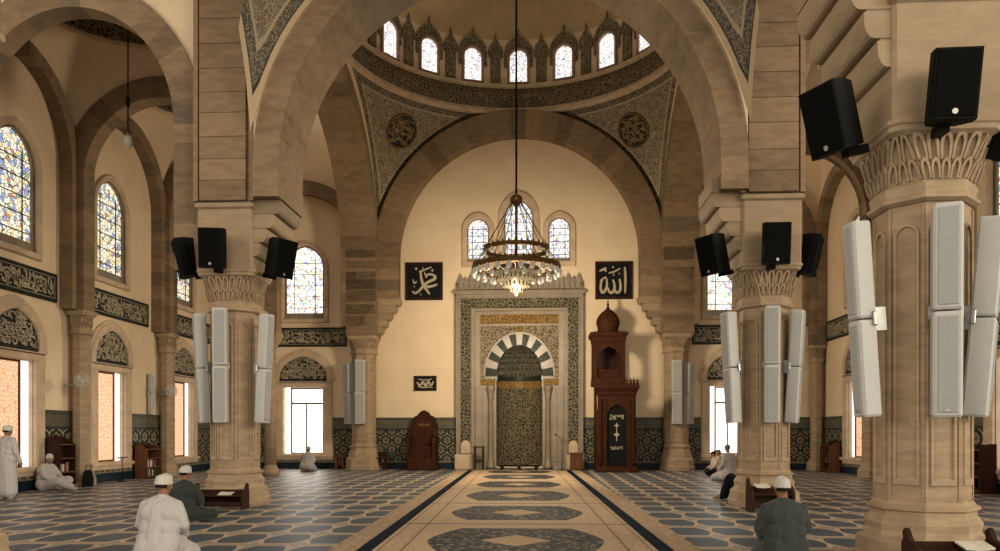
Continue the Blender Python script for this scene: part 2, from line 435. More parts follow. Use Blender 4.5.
def cloth(name, c):
    g = G(name); p = g.obj(); n = g.noise(g.vmul(p, (1, 1, .45)), 9, 3, .6, .8); n2 = g.noise(p, 60, 2)
    h = g.math('ADD', g.math('MULTIPLY', n, 1.0), g.math('MULTIPLY', n2, .06))
    return g.done(g.mix(g.smooth(n2, .3, .7), tuple(v*.93 for v in c), c), .88, h, .55, .06, spec=.08, sheen=.2)
M['c_white'] = cloth('white_cotton', (.40, .385, .375)); M['c_cream'] = cloth('cream_cotton', (.58, .49, .37))
M['c_dark'] = cloth('charcoal_green_cloth', (.030, .036, .032)); M['c_olive'] = cloth('dark_grey_green_cloth', (.040, .047, .044))
M['c_black'] = cloth('black_cloth', (.008, .009, .012)); M['cap'] = cloth('white_knit_cap', (.46, .44, .40))
M['eye'] = simple('dark_eye', (.01, .008, .006), .2, .1, 10)
M['plastic'] = simple('pale_plastic', (.50, .47, .40), .4, .05, 8)
# ------------------------------------------------------------------ plan of the hall
YB = 32.0; XL = -13.58; XR = 11.5; XC = -0.9
Y1 = 16.55; PLX = -6.72; PRX = 4.76            # middle pillars
NRX, NRY = 4.51, 9.28; NLX, NLY = -7.08, 8.6   # near pillars
BAYS = [16.35, 21.45, 26.56, 31.75]
RND = random.Random(7)
BK = frame((0, YB, 0), (1, 0, 0), (0, -1, 0))
LF = frame((XL, 0, 0), (0, 1, 0), (1, 0, 0))
RT = frame((XR, 0, 0), (0, 1, 0), (-1, 0, 0))
STR = dict(kind='structure')

def floor():
    MB().box((-14.2, 2.0, -.2), (12.2, 33.5, 0)).build('floor', M['carpet'], None, **STR)
floor()

# aisle of medallion rugs between two navy strips; the rugs lie square to the niche seen from the hall door
A_FAR_L, A_FAR_R = floor_at(473, 470.6), floor_at(567, 471.5)
A_NR_L, A_NR_R = floor_at(374.5, 551), floor_at(655.5, 551)
cF = (A_FAR_L + A_FAR_R)/2; cN = (A_NR_L + A_NR_R)/2
adir = (cF - cN).normalized(); aperp = Vector((adir.y, -adir.x, 0)); AHW = 1.86
aang = -math.atan2(adir.x, adir.y)
ys = [551-432+14, 92.8, 72.0, 57.6, 48.6, 42.2, 38.2]
ts = [(F*EYE/v) for v in ys]
rug_lab = ['large medallion rug nearest the camera, cut by the bottom of the picture', 'medallion rug second from the camera in the central aisle',
           'medallion rug midway along the central aisle, third from the camera', 'medallion rug fourth from the camera in the central aisle',
           'medallion rug second nearest the mihrab in the central aisle', 'small looking medallion rug directly before the mihrab']
for i in range(6):
    t0 = ts[i] - cN.y; t1 = ts[i+1] - cN.y
    m = MB().bbox((-AHW, .012, .002), (AHW, (t1-t0)-.012, .014), .004)
    o = m.build('medallion_rug', M['rug'], None, cN + adir*t0); o.rotation_euler = (0, 0, aang)
    tag(o, rug_lab[i], 'rug', 'medallion rugs along the central aisle')
for sgn, nm in ((-1, 'left'), (1, 'right')):
    L = ts[6] - cN.y; t0 = ts[0]-cN.y
    a, b = sorted((sgn*(AHW+.01), sgn*(AHW+.20)))
    o = MB().bbox((a, t0, .002), (b, L, .018), .004).build('carpet_strip', M['navy'], None, cN); o.rotation_euler = (0, 0, aang)
    tag(o, f'narrow navy strip along the {nm} edge of the medallion rugs', 'carpet strip')
    a, b = sorted((sgn*(AHW+.21), sgn*(AHW+.58)))
    o = MB().bbox((a, t0, .001), (b, L, .010), .004).build('border_carpet', M['rug_edge'], None, cN); o.rotation_euler = (0, 0, aang)
    tag(o, f'plain tan border carpet just outside the {nm} navy strip', 'carpet')

# ------------------------------------------------------------------ walls with openings
def wall(name, P, outer, holes, depth, mats, backs=True):
    mb = MB()
    pts = [outer] + holes
    tri = tessellate_polygon([[Vector((a, b, 0)) for a, b in r] for r in pts])
    flat = [p for r in pts for p in r]
    mb.add([P(a, b, 0) for a, b in flat], [tuple(t) for t in tri], 0)
    for h in holes:
        n = len(h)
        mb.add([P(a, b, 0) for a, b in h] + [P(a, b, -depth) for a, b in h], [(j, (j+1) % n, n+(j+1) % n, n+j) for j in range(n)], 1)
    return mb.build(name, mats, None, **STR)
LOW_HW, LOW_Z0, LOW_Z1 = .84, .62, 3.44
M['pane_pale'] = emis('pale_daylight_pane', (1.0, .93, .84), 1.6)
def low_hole(c, hw=LOW_HW): return rect(c-hw, c+hw, LOW_Z0, LOW_Z1)
def up_hole(c, hw=.86): return arch_outline(c, hw, 6.36, 8.55, .93, 16, .25)
SB_L = at_y(303.5, 420, YB).x; SB_R = at_y(727.5, 420, YB).x
UB_L = at_y(304.5, 280, YB).x; UB_R = at_y(727, 280, YB).x
LWS = [19.05, 23.5, 28.35]
RWS = [19.2, 23.9, 28.4]
MX = at_y(519.5, 400, YB).x
cw3 = [at_y(478, 240, YB), at_y(518.8, 240, YB), at_y(559.5, 240, YB)]
def cw_hole(i):
    c = cw3[i].x
    return arch_outline(c, .62, at_y(500, 258, YB).z, at_y(500, 220, YB).z, .85, 14, .2) if i == 1 else arch_outline(c, .45, at_y(500, 261.5, YB).z, at_y(500, 229, YB).z, .45, 14, .2)
N_HW = .96
niche_hole = arch_outline(MX, N_HW, 0.12, 3.88, 1.30, 18)
wall('wall_back', BK, rect(XL, XR, 0, 16.5), [low_hole(SB_L), low_hole(SB_R, .72), up_hole(UB_L), up_hole(UB_R), niche_hole, cw_hole(0), cw_hole(1), cw_hole(2)], .28, [M['plaster'], M['surround']])
wall('wall_left', LF, rect(14.6, YB, 0, 16.5), [low_hole(c, .77) for c in LWS] + [up_hole(c, .84) for c in LWS], .28, [M['plaster'], M['surround']])
wall('wall_right', RT, rect(13.4, YB, 0, 16.5), [low_hole(c, .77) for c in RWS] + [up_hole(c, .84) for c in RWS], .26, [M['plaster'], M['surround']])

# ------------------------------------------------------------------ windows (setting)
wn = [0]
def win_root(label):
    wn[0] += 1
    o = thing(f'window_{wn[0]}', label, 'window', kind='structure'); return o
def low_window(P, c, hw, pane_mat, label, mull, seed, hd=None):
    r = win_root(label); fo = 1.16*(hw/.77) if hd is None else hd
    mb = MB()
    # jamb surround, sill, lintel
    mb.ringframe(rect(c-fo, c+fo, .36, 3.64), rect(c-hw, c+hw, LOW_Z0, LOW_Z1), P, -.02, .10, bev=.03)
    mb.prism(rect(c-fo-.05, c+fo+.05, .50, .60), P, .08, .16)
    oa = arch_outline(c, fo, 3.66, 3.82, 1.18, 18, .22); ia = arch_outline(c, fo-.24, 3.70, 3.82, .92, 18, .22)
    mb.ringframe(oa, ia, P, -.02, .12, bev=.03)
    oa2 = arch_outline(c, fo+.10, 3.66, 3.82, 1.28, 18, .22)
    mb.ringframe(oa2, oa, P, -.02, .07)
    mb.build('frame', M['surround'], r)
    t = MB().prism(ia, P, .0, .04); t.build('tympanum', M['script_bg'], r)
    s = MB()
    for k in range(4):
        z0 = 3.80 + k*.22; w = (fo-.3)*(1 - (k/4.6)**1.7)
        script_strokes(s, P, c-w, c+w, z0, z0+.26, seed+k, .022, .045)
    s.build('lettering', M['script'], r)
    q0 = -.30 if mull else -.16
    MB().prism(rect(c-hw-.02, c+hw+.02, LOW_Z0-.02, LOW_Z1+.02), P, q0, q0+.02).build('pane', pane_mat, r)
    if mull:
        b = MB(); cc = c+.06
        b.ringframe(rect(c-hw+.22, c+hw, LOW_Z0, LOW_Z1), rect(c-hw+.30, c+hw-.06, LOW_Z0+.07, LOW_Z1-.07), P, -.26, -.19)
        b.prism(rect(cc-.035, cc+.035, LOW_Z0, 2.74), P, -.26, -.20); b.prism(rect(c-hw+.25, c+hw, 2.72, 2.82), P, -.26, -.20)
        b.build('glazing_bars', M['marble'], r)
    else:
        b = MB(); d = .46*hw
        b.ringframe(rect(c-hw, c+d, LOW_Z0, LOW_Z1), rect(c-hw+.04, c+d-.05, LOW_Z0+.05, LOW_Z1-.05), P, -.14, -.06)
        b.build('shutter_frame', M['wood_md'], r)
        MB().prism(rect(c-hw+.03, c+d-.04, LOW_Z0+.03, LOW_Z1-.03), P, -.13, -.10).build('shutter', M['pane_sun'], r)
    return r
def up_window(P, outl, inner, glass, label, bars=True, zoff=0):
    r = win_root(label)
    MB().ringframe(outl, inner, P, -.02, .10, bev=.035).build('frame', M['surround'], r)
    n = len(inner); cx = sum(a for a, b in inner)/n; cz = sum(b for a, b in inner)/n
    sc_ = lambda k: [(cx+(a-cx)*k, cz+(b-cz)*k) for a, b in inner]
    MB().ringframe(sc_(1.02), sc_(.90), P, -.12, -.03).build('inner_surround', M['marble'], r)
    MB().prism(sc_(1.0), P, -.12, -.09).build('stained_glass', glass, r)
    lo = min(b for a, b in inner); hi = max(b for a, b in inner); w = max(a for a, b in inner)-cx
    b = MB(); k = 0
    for i in range(1, 6):
        z = lo + (hi-lo)*i/6.6; b.prism(rect(cx-w*.86, cx+w*.86, z-.012, z+.012), P, -.09, -.07)
    for s in (-.52, .52): b.prism(rect(cx+w*s-.014, cx+w*s+.014, lo+.1, hi-(hi-lo)*.16), P, -.09, -.07)
    b.build('glazing_bars', M['black'], r)
    return r
def up_std(P, c, glass, label, hw=.84):
    up_window(P, arch_outline(c, hw+.19, 6.18, 8.5, 1.18, 16, .25), arch_outline(c, hw, 6.36, 8.55, .93, 16, .25), glass, label)
side_lab = ['nearest the camera', 'in the middle of the wall', 'farthest along the wall, close to the corner']
for i, c in enumerate(LWS):
    low_window(LF, c, .77, M['pane_pale'], f'tall lower window with glowing orange fretwork on the left wall, {side_lab[i]}', False, 10+i*7)
    up_std(LF, c, M['sg_left'], f'colourful arched stained glass window high on the left wall, {side_lab[i]}')
for i, c in enumerate(RWS):
    low_window(RT, c, .77, M['pane_pale'], f'tall lower window with glowing orange fretwork on the right wall, {side_lab[i]}', False, 40+i*7)
    up_std(RT, c, M['sg_left'], f'colourful arched stained glass window high on the right wall, {side_lab[i]}')
low_window(BK, SB_L, .84, M['pane_white'], 'bright white lower window with mullion on the back wall, left of the mihrab', True, 70)
low_window(BK, SB_R, .72, M['pane_white'], 'bright white lower window on the back wall, right of the minbar', True, 80)
up_std(BK, UB_L, M['sg_back'], 'pale stained glass window above the left inscription on the back wall', .86)
up_std(BK, UB_R, M['sg_back'], 'pale stained glass window above the right inscription on the back wall', .86)
for i, lab in enumerate(('small arched window left of the tall one above the mihrab', 'tall arched stained glass window above the mihrab', 'small arched window right of the tall one above the mihrab')):
    c = cw3[i].x; inn = cw_hole(i)
    if i == 1: out = arch_outline(c, .88, at_y(500, 263, YB).z, at_y(500, 219, YB).z, 1.18, 14, .2)
    else: out = arch_outline(c, .68, at_y(500, 267, YB).z, at_y(500, 229, YB).z, .72, 14, .2)
    up_window(BK, out, inn, M['sg_mid'], lab)

# ------------------------------------------------------------------ dado, skirting
def dado(name, P, spans, mat):
    mb = MB()
    for a, b in spans:
        mb.prism(rect(a, b, 0, 2.12), P, -.01, .06); mb.prism(rect(a, b, 2.08, 2.16), P, .0, .09)
        mb.prism(rect(a, b, 0, .26), P, .05, .09)
    return mb.build(name, mat, None, **STR)
fl = 1.16*(.84/.77); fr = 1.16*(.72/.77)
dado('trim_1', BK, [(XL, SB_L-fl-.02), (SB_L+fl+.02, MX-2.66), (MX+2.66, SB_R-fr-.02), (SB_R+fr+.02, XR)], M['dado_x'])
def side_spans(ws, y0):
    e = [y0]
    for c in ws: e += [c-1.18, c+1.18]
    e.append(YB); return [(e[i], e[i+1]) for i in range(0, len(e), 2)]
dado('trim_2', LF, side_spans(LWS, 14.6), M['dado_y']); dado('trim_3', RT, side_spans(RWS, 13.4), M['dado_y'])
# low tiled apron below the windows
for nm, P, ws, mt in (('trim_4', LF, LWS, M['dado_y']), ('trim_5', RT, RWS, M['dado_y'])):
    mb = MB()
    for c in ws: mb.prism(rect(c-1.18, c+1.18, 0, .36), P, -.01, .06); mb.prism(rect(c-1.18, c+1.18, 0, .26), P, .05, .09)
    mb.build(nm, mt, None, **STR)
mb = MB()
for c, w in ((SB_L, fl), (SB_R, fr)): mb.prism(rect(c-w-.02, c+w+.02, 0, .36), BK, -.01, .06); mb.prism(rect(c-w-.02, c+w+.02, 0, .26), BK, .05, .09)
mb.build('trim_6', M['dado_x'], None, **STR)

# ------------------------------------------------------------------ masonry helpers
def tone(): return max(0, min(1, RND.gauss(.5, .22)))
def courses(mb, lo, hi, h=.46, mi=0, jit=.0):
    z = lo[2]; 
    q = .014
    mb.box((lo[0]+q, lo[1]+q, lo[2]), (hi[0]-q, hi[1]-q, hi[2]), mi, .2)
    while z < hi[2]-.01:
        z2 = min(hi[2], z+h*RND.uniform(.85, 1.15))
        if hi[2]-z2 < .12: z2 = hi[2]
        mb.box((lo[0], lo[1], z+.008), (hi[0], hi[1], z2-.008), mi, tone()); z = z2
def arch(name, P, c, a, z0, rise, band, d0, d1, zleg, nv=19, ztop=None, wide=None, mats=None, label=None, fill_back=True, leg=(1, 1)):
    """stone arch in frame P: voussoirs between n=d0 and n=d1, legs down to zleg (pair), plaster spandrel above"""
    mb = MB()
    A = lambda th, e: (c + (a+e)*math.cos(th), z0 + (rise+e)*math.sin(th))
    for i in range(nv):
        t = tone(); sub = 3
        for j in range(sub):
            t0 = pi*(i+j/sub)/nv; t1 = pi*(i+(j+1)/sub)/nv
            q = [A(t0, 0), A(t0, band), A(t1, band), A(t1, 0)]
            vs = [P(x, z, d0) for x, z in q] + [P(x, z, d1) for x, z in q]
            mb.add(vs, [(0,1,2,3), (4,5,6,7), (0,3,7,4), (1,2,6,5)], 0, t)
    for k, sg in enumerate((-1, 1)):
        zl = zleg[k] if isinstance(zleg, (tuple, list)) else zleg
        if not leg[k]: continue
        z = z0
        while z > zl+.01:
            z2 = max(zl, z-.45*RND.uniform(.85, 1.15)); t = tone()
            x0, x1 = sorted((c+sg*a, c+sg*(a+band)))
            mb.prism(rect(x0, x1, z2, z), P, d0, d1, 0, t); z = z2
    if ztop:
        n = 40; w0, w1 = wide; top = z0+rise+band
        for dd in (d0+.06*(1 if d1 > d0 else -1), d1-.06*(1 if d1 > d0 else -1)):
            vs = []; fs = []
            xs = [(c+(a+band-.02)*math.cos(pi*i/n), z0+(rise+band-.02)*math.sin(pi*i/n)) for i in range(n+1)]
            for x, z in xs: vs += [P(x, z, dd), P(x, ztop, dd)]
            for i in range(n): fs.append((2*i, 2*i+2, 2*i+3, 2*i+1))
            mb.add(vs, fs, 1)
            for x0, x1 in ((w0, c-a-band+.02), (c+a+band-.02, w1)):
                if x1 > x0: mb.add([P(x0, z0, dd), P(x1, z0, dd), P(x1, ztop, dd), P(x0, ztop, dd)], [(0,1,2,3)], 1)
    o = mb.build(name, mats or [M['stone'], M['plaster']])
    return tag(o, label, 'arch', kind='structure')
XF = lambda Y: frame((0, Y, 0), (1, 0, 0), (0, 1, 0))      # plane y=Y, n goes away from the camera
YF = lambda X, s=1: frame((X, 0, 0), (0, 1, 0), (s, 0, 0))

# main arches of the domed bay
arch('stone_arch', XF(15.75), XC, 4.58, 7.15, 4.65, .55, 0, 1.65, (6.5, 6.5), 25, ztop=16.4, wide=(XC-5.13, XC+5.13), label='great stone arch between the two middle pillars, framing the dome')
arch('stone_arch', XF(31.35), XC, 4.98, 8.83, 4.98, 1.0, 0, .68, (7.1, 7.1), 27, label='broad stone arch against the back wall above the mihrab')
for sg, nm in ((-1, 'left'), (1, 'right')):
    arch('stone_arch', YF(XC+sg*5.82, sg), 24.4, 6.55, 9.0, 4.95, .62, 0, 1.45, (5.9, 5.9), 27, ztop=16.4, wide=(17.22, 32), leg=(0, 1), label=f'tall side arch of the domed bay on the {nm}, seen edge-on')
# aisle arches
def hid(x, Y): return at_y(x, 400, Y).x
aisle = [('left', XL, [PLX-.66, hid(240, 21.45), hid(262, 26.56)], -1), ('right', XR, [PRX+.66, hid(768, 21.45), hid(752, 26.56)], 1)]
where = ['beside the middle pillar', 'one bay beyond the middle pillar', 'two bays beyond the middle pillar']
slots = {}
for nm, xw, xs, sg in aisle:
    for i, xi in enumerate(xs):
        xo = xw - sg*.55; cc = (xo+xi)/2; hw = abs(xo-xi)/2
        rise = min(hw*1.0, 2.6) if i < 2 else hw*1.15
        z0 = 8.45 + (2.62 - rise)*1.0
        slots[(nm, i)] = (cc, hw, z0, rise)
        if i == 0: cc, hw, z0, rise = sg*10.2 if sg < 0 else (xi+xw-.9)/2, 2.3 if sg < 0 else abs(xw-.9-xi)/2, 8.2, 2.6
        slots[(nm, i)] = (cc, hw, z0, rise)
        arch('stone_arch', XF(BAYS[i]-.25), cc, hw, z0, rise, .62, 0, .5, (5.05, 5.05 if i == 0 else 5.0), 17, ztop=15.6, wide=sorted((xw, xi+(-sg)*.05)), label=f'stone arch across the {nm} aisle {where[i]}')
    ai = xw-sg*.55
    # back wall arch of the aisle, and lengthwise arches along the side wall
    xin = XC + sg*6.55; 
    arch('stone_arch', XF(31.7), (ai+xin)/2, abs(ai-xin)/2-.2, 9.1, 2.5, .58, 0, .32, (5.9, 5.05) if sg < 0 else (5.05, 5.9), 17, label=f'stone arch on the back wall over the {nm} aisle window')
    for i, (ya, yb) in enumerate(((11.3, BAYS[0]), (BAYS[0], BAYS[1]), (BAYS[1], BAYS[2]), (BAYS[2], BAYS[3]))):
        if i == 0: continue
        arch('stone_arch', YF(xw, -sg), (ya+yb)/2, (yb-ya)/2-.52, 9.0, 2.3, .40, 0, .38, (5.05, 5.05), 15, label=f'wall arch along the {nm} aisle over {["", "the first", "the second", "the third"][i]} high window from the camera')

# ------------------------------------------------------------------ aisle vaults with small domes
def vault(name, x0, x1, y0, y1, label):
    cx, cy = (x0+x1)/2, (y0+y1)/2; ax, ay = (x1-x0)/2, (y1-y0)/2; zr = 12.35; rx, ry = ax*.80, ay*.88
    n = 96; mb = MB(); rings = []
    def bd(th):
        c, s = math.cos(th), math.sin(th); k = min(ax/abs(c) if abs(c) > 1e-6 else 1e9, ay/abs(s) if abs(s) > 1e-6 else 1e9)
        x, y = c*k, s*k
        if ax/max(abs(c), 1e-6) < ay/max(abs(s), 1e-6): q = y/ay
        else: q = x/ax
        return x, y, 9.0 + 2.75*math.sqrt(max(0, 1-q*q))
    m = 9
    for j in range(m+1):
        t = j/m; r = []
        for i in range(n):
            th = 2*pi*i/n; bx, by, bz = bd(th); rx_, ry_ = rx*math.cos(th), ry*math.sin(th)
            f = math.sin(t*pi/2)
            r.append((cx+bx+(rx_-bx)*t, cy+by+(ry_-by)*t, bz+(zr-bz)*f))
        rings.append(r)
    mb.loft(rings, 0, caps=False, smooth=True)
    def rr(k, z): return [(cx+rx*k*math.cos(2*pi*i/n), cy+ry*k*math.sin(2*pi*i/n), z) for i in range(n)]
    mb.loft([rr(1.0, zr), rr(.985, zr+.06), rr(.985, zr+.12)], 2, caps=False)
    mb.loft([rr(.985, zr+.12), rr(1.0, zr+.85)], 1, caps=False)
    mb.loft([rr(1.0, zr+.85), rr(.97, zr+.9), rr(.97, zr+1.0)], 2, caps=False)
    mb.loft([rr(math.cos(a*pi/16)*.98+.001, zr+1.0+math.sin(a*pi/16)*1.9) for a in range(9)], 0, caps=True, smooth=True)
    o = mb.build(name, [M['plaster'], M['orn_dark'], M['surround']]); tag(o, label, 'vault', kind='structure')
for nm, xw, sg in (('left', XL, -1), ('right', XR, 1)):
    xi = XC + sg*7.3
    x0, x1 = sorted((xw-sg*.05, xi))
    v0, v1 = sorted((xw-sg*.05, XC+sg*6.75))
    vault('ceiling_vault', v0, v1, BAYS[0]+.1, BAYS[1]-.1, f'cream vault with small inscribed dome over the {nm} aisle beside the middle pillar')
    q0, q1 = sorted((xw-sg*.05, XC+sg*8.2))
    vault('ceiling_vault', q0, q1, BAYS[1]+.1, BAYS[2]-.1, f'cream vault with small dome over the second {nm} aisle bay')

# ------------------------------------------------------------------ pendentives, drum and dome
YC = 25.75
def pendentive(name, cx, cy, a, z0, th0, th1, n, label, sg, mat='pend'):
    mb = MB(); edge = []; rings = []
    m = 16; R2 = 2*a*a
    grid = []
    for i in range(n+1):
        th = th0+(th1-th0)*i/n; d = a/max(abs(math.cos(th)), abs(math.sin(th)))
        rowp = []
        for j in range(m+1):
            r = a + (d-a)*j/m
            rowp.append(((cx+r*math.cos(th), cy+r*math.sin(th), z0+math.sqrt(max(0, R2-r*r))), r-a, d-r))
        grid.append(rowp)
    vs = [g[0] for r in grid for g in r]; fs = []
    for i in range(n):
        for j in range(m):
            fs.append((i*(m+1)+j, (i+1)*(m+1)+j, (i+1)*(m+1)+j+1, i*(m+1)+j+1))
    mb.add(vs, fs, 0, smooth=True)
    o = mb.build(name, [M[mat]]); me = o.data
    at = me.attributes.new('edge', 'FLOAT', 'POINT')
    # distance to the ring measured on the sphere, distance to the arch sides measured in the plane
    val = []
    for r in grid:
        for (p, e1, e2) in r:
            rr = a+e1; dz = (z0+a)-p[2]
            arc = math.hypot(e1, dz)
            side = min(a-abs(p[0]-cx), a-abs(p[1]-cy)); 
            val.append(min(arc, side*1.5))
    at.data.foreach_set('value', val)
    return tag(o, label, 'pendentive', kind='structure')
def mk_pend(name='pendentive_bands', k=1.0):
    g = G(name); p = g.pos(); e = g.attr('edge')
    w = g.noise(p, 3, 2, .5, color=True); q = g.vadd(p, g.vmul(w, (.2, .2, .2)))
    v = g.vor(q, 8*k, 'DISTANCE_TO_EDGE', .8)[0]; f1 = g.vor(q, 8*k, 'F1', .8)[0]; f2 = g.vor(q, 17*k, 'F1', .9)[0]
    m = g.math('MAXIMUM', g.math('MAXIMUM', g.lt(v, .075), g.lt(f2, .26)), g.band(f1, .28, .36))
    c = g.mix(m, (.085, .074, .057), (.32, .25, .155))
    c = g.mix(g.math('MULTIPLY', g.gt(g.noise(p, 4.5, 1), .60), .6), c, (.16, .09, .045))
    b = g.mix(g.lt(g.vor(q, 14*k, 'F1', .9)[0], .46), (.062, .056, .043), (.22, .17, .10))
    c = g.mix(g.lt(e, .34), c, b)
    c = g.mix(g.band(e, .34, .40), c, (.36, .28, .175))
    c = g.mix(g.lt(e, .115), c, (.47, .35, .21)); c = g.mix(g.band(e, .115, .14), c, (.02, .02, .015))
    return g.done(c, .6, m, .15, .01)
M['pend'] = mk_pend(); M['pend_front'] = mk_pend('front_pendentive_bands', 1.7)
PA = 5.98
pendentive('trim_pendentive', XC, YC, PA, 8.83, pi/4-pi/4, pi/2, 48, 'patterned triangular pendentive below the dome, right of the far arch', 1)
pendentive('trim_pendentive', XC, YC, PA, 8.83, pi/2, pi, 48, 'patterned triangular pendentive below the dome, left of the far arch', -1)
FA = 5.15
pendentive('trim_pendentive', XC, 15.72-FA, FA, 7.15, pi*.26-.10, pi/2, 40, 'patterned pendentive in the upper right, in front of the great arch', 1, 'pend_front')
pendentive('trim_pendentive', XC, 15.72-FA, FA, 7.15, pi/2, pi*.74+.10, 40, 'patterned pendentive in the upper left, in front of the great arch', -1, 'pend_front')

def roundel(px, label, seed, sg):
    # centre found on the sphere along the line of sight
    R2 = 2*PA*PA; dx, dy = ray(px[0]); k = (HOR-px[1])/F
    best = None
    for i in range(4000):
        t = 20 + i*.004; x, y, z = t*dx, t*dy, EYE+t*k
        rr = (x-XC)**2+(y-YC)**2+(z-8.83)**2
        if rr > R2: best = Vector((x, y, z)); break
    n = (Vector((XC, YC, 8.83))-best).normalized()
    s = Vector((0,0,1)).cross(n).normalized(); s = -s if s.x < 0 else s
    u = n.cross(s); u = -u if u.z < 0 else u
    P = lambda a, b, d=0.0: best + s*a + u*b + n*(d+.0)
    r = .70
    o = thing('inscription_roundel', label, 'roundel', best); bpy.context.view_layer.update()
    Q = lambda a, b, d=0.0: s*a + u*b + n*d
    circ = lambda q: [(q*math.cos(2*pi*i/40), q*math.sin(2*pi*i/40)) for i in range(40)]
    MB().prism(circ(r-.05), Q, -.25, .05).build('disc', M['script_bg'], o)
    MB().ringframe(circ(r), circ(r-.08), Q, -.25, .09, bev=.02).build('rim', M['brass'], o)
    m = MB()
    for kk in range(4):
        z = -.5+kk*.25; w = math.sqrt(max(.05, (r-.14)**2-(z+.12)**2))
        script_strokes(m, Q, -w, w, z, z+.3, seed+kk, .026, .055)
    m.build('lettering', M['gold'], o)
roundel((401, 131), 'dark round calligraphy disc on the left pendentive below the dome', 300, -1)
roundel((634, 130), 'dark round calligraphy disc on the right pendentive below the dome', 320, 1)

def dome():
    o = thing('ceiling_dome', 'cream dome above a ring of arched windows', 'dome', (XC, YC, 0), kind='structure')
    n = 120; r0 = 5.93
    def ring(r, z): return [(r*math.cos(2*pi*i/n), r*math.sin(2*pi*i/n), z) for i in range(n)]
    MB().loft([ring(r0+.12, 14.72), ring(r0-.05, 14.72), ring(r0-.05, 14.86), ring(r0+.03, 14.92), ring(r0+.03, 15.0)], caps=False).build('lower_moulding', M['surround'], o)
    MB().loft([ring(r0+.03, 15.0), ring(r0+.16, 15.86)], caps=False).build('inscription_band', M['orn_dark'], o)
    MB().loft([ring(r0+.16, 15.86), ring(r0-.02, 15.88), ring(r0-.02, 15.96), ring(r0+.25, 15.98)], caps=False).build('upper_moulding', M['surround'], o)
    MB().loft([ring(r0+.20, 15.98), ring(r0+.20, 17.9)], caps=False).build('drum', M['plaster'], o)
    prof = [(r0+.20, 17.9)] + [((r0+.2)*math.cos(a*pi/40), 17.9+(r0+.2)*math.sin(a*pi/40)) for a in range(1, 12)]
    MB().loft([ring(r, z) for r, z in prof], caps=False, smooth=True).build('shell', M['dome_plaster'], o)
    # crested panels: broad over each window, slender between the windows
    NW = 20
    for i in range(NW):
        for half in (0, 1):
            th = pi/2 + 2*pi*(i+half*.5)/NW
            if math.sin(th) < -.25: continue
            c = Vector((math.cos(th), math.sin(th), 0)); s = Vector((-c.y, c.x, 0)); s = s if True else s
            P = lambda a, b, d=0.0, c=c, s=s: c*(r0+.20-d) + s*a + Vector((0,0,b))
            if half == 0:
                hw = .60; zs = 17.28; pk = 18.02
                crest = [(-hw, 16.75), (-hw*.66, 16.75), (-hw*.66, 17.1)] + [(-hw*.66*math.cos(pi*k/8), 17.1+.36*math.sin(pi*k/8)) for k in range(1, 8)] + [(hw*.66, 17.1), (hw*.66, 16.75), (hw, 16.75), (hw, 17.35), (hw*.94, 17.55), (hw*.7, 17.78), (hw*.3, 17.95), (.04, 18.05), (.03, 18.22), (0, 18.35), (-.03, 18.22), (-.04, 18.05), (-hw*.3, 17.95), (-hw*.7, 17.78), (-hw*.94, 17.55), (-hw, 17.35)]
                MB().prism(crest, P, .02, .10).build('crest', M['orn_green'], o)
            else:
                hw = .215
                panel = [(-hw, 16.12), (hw, 16.12), (hw, 17.1), (hw*1.45, 17.2), (hw*1.5, 17.4), (hw*1.1, 17.6), (hw*.5, 17.78), (.035, 17.9), (.025, 18.05), (0, 18.16), (-.025, 18.05), (-.035, 17.9), (-hw*.5, 17.78), (-hw*1.1, 17.6), (-hw*1.5, 17.4), (-hw*1.45, 17.2), (-hw, 17.1)]
                MB().prism(panel, P, .02, .09).build('crest', M['orn_green'], o)
    for i in range(NW):
        th = pi/2 + 2*pi*i/NW
        if math.sin(th) < -.25: continue
        c = Vector((math.cos(th), math.sin(th), 0)); s = Vector((-c.y, c.x, 0)); O = Vector((XC, YC, 0))
        P = lambda a, b, d=0.0, c=c, s=s: O + c*(r0+.20-d) + s*a + Vector((0,0,b))
        deg = (i if i <= 10 else i-20)
        if abs(deg) > 5: lab = 'arched drum window at the edge of the dome, hidden behind the great arch' 
        else:
            lab = 'arched drum window at the far middle of the dome ring' if deg == 0 else f'arched drum window, {["","first","second","third","fourth","fifth"][abs(deg)]} to the {"left" if deg > 0 else "right"} of the middle one in the dome ring'
        r = win_root(lab); r['group'] = 'small windows around the dome drum'
        out = arch_outline(0, .46, 16.02, 17.1, .44, 12, .1); inn = arch_outline(0, .355, 16.12, 17.1, .34, 12, .1)
        MB().ringframe(out, inn, P, .0, .14, bev=.03).build('frame', M['drum_frame'], r)
        MB().prism(inn, P, .01, .04).build('stained_glass', M['sg_drum'], r)
M['dome_plaster'] = simple('dome_plaster', (.46, .34, .19), .8, .08, 1.5)
M['drum_frame'] = simple('mauve_window_frame', (.34, .21, .16), .6, .1, 5)
dome()

MB().box((-14, 1.0, 16.4), (12, 15.75, 16.6)).build('ceiling', M['plaster'], None, **STR)  # flat front ceiling, out of view, added to cut light on the pillar fronts
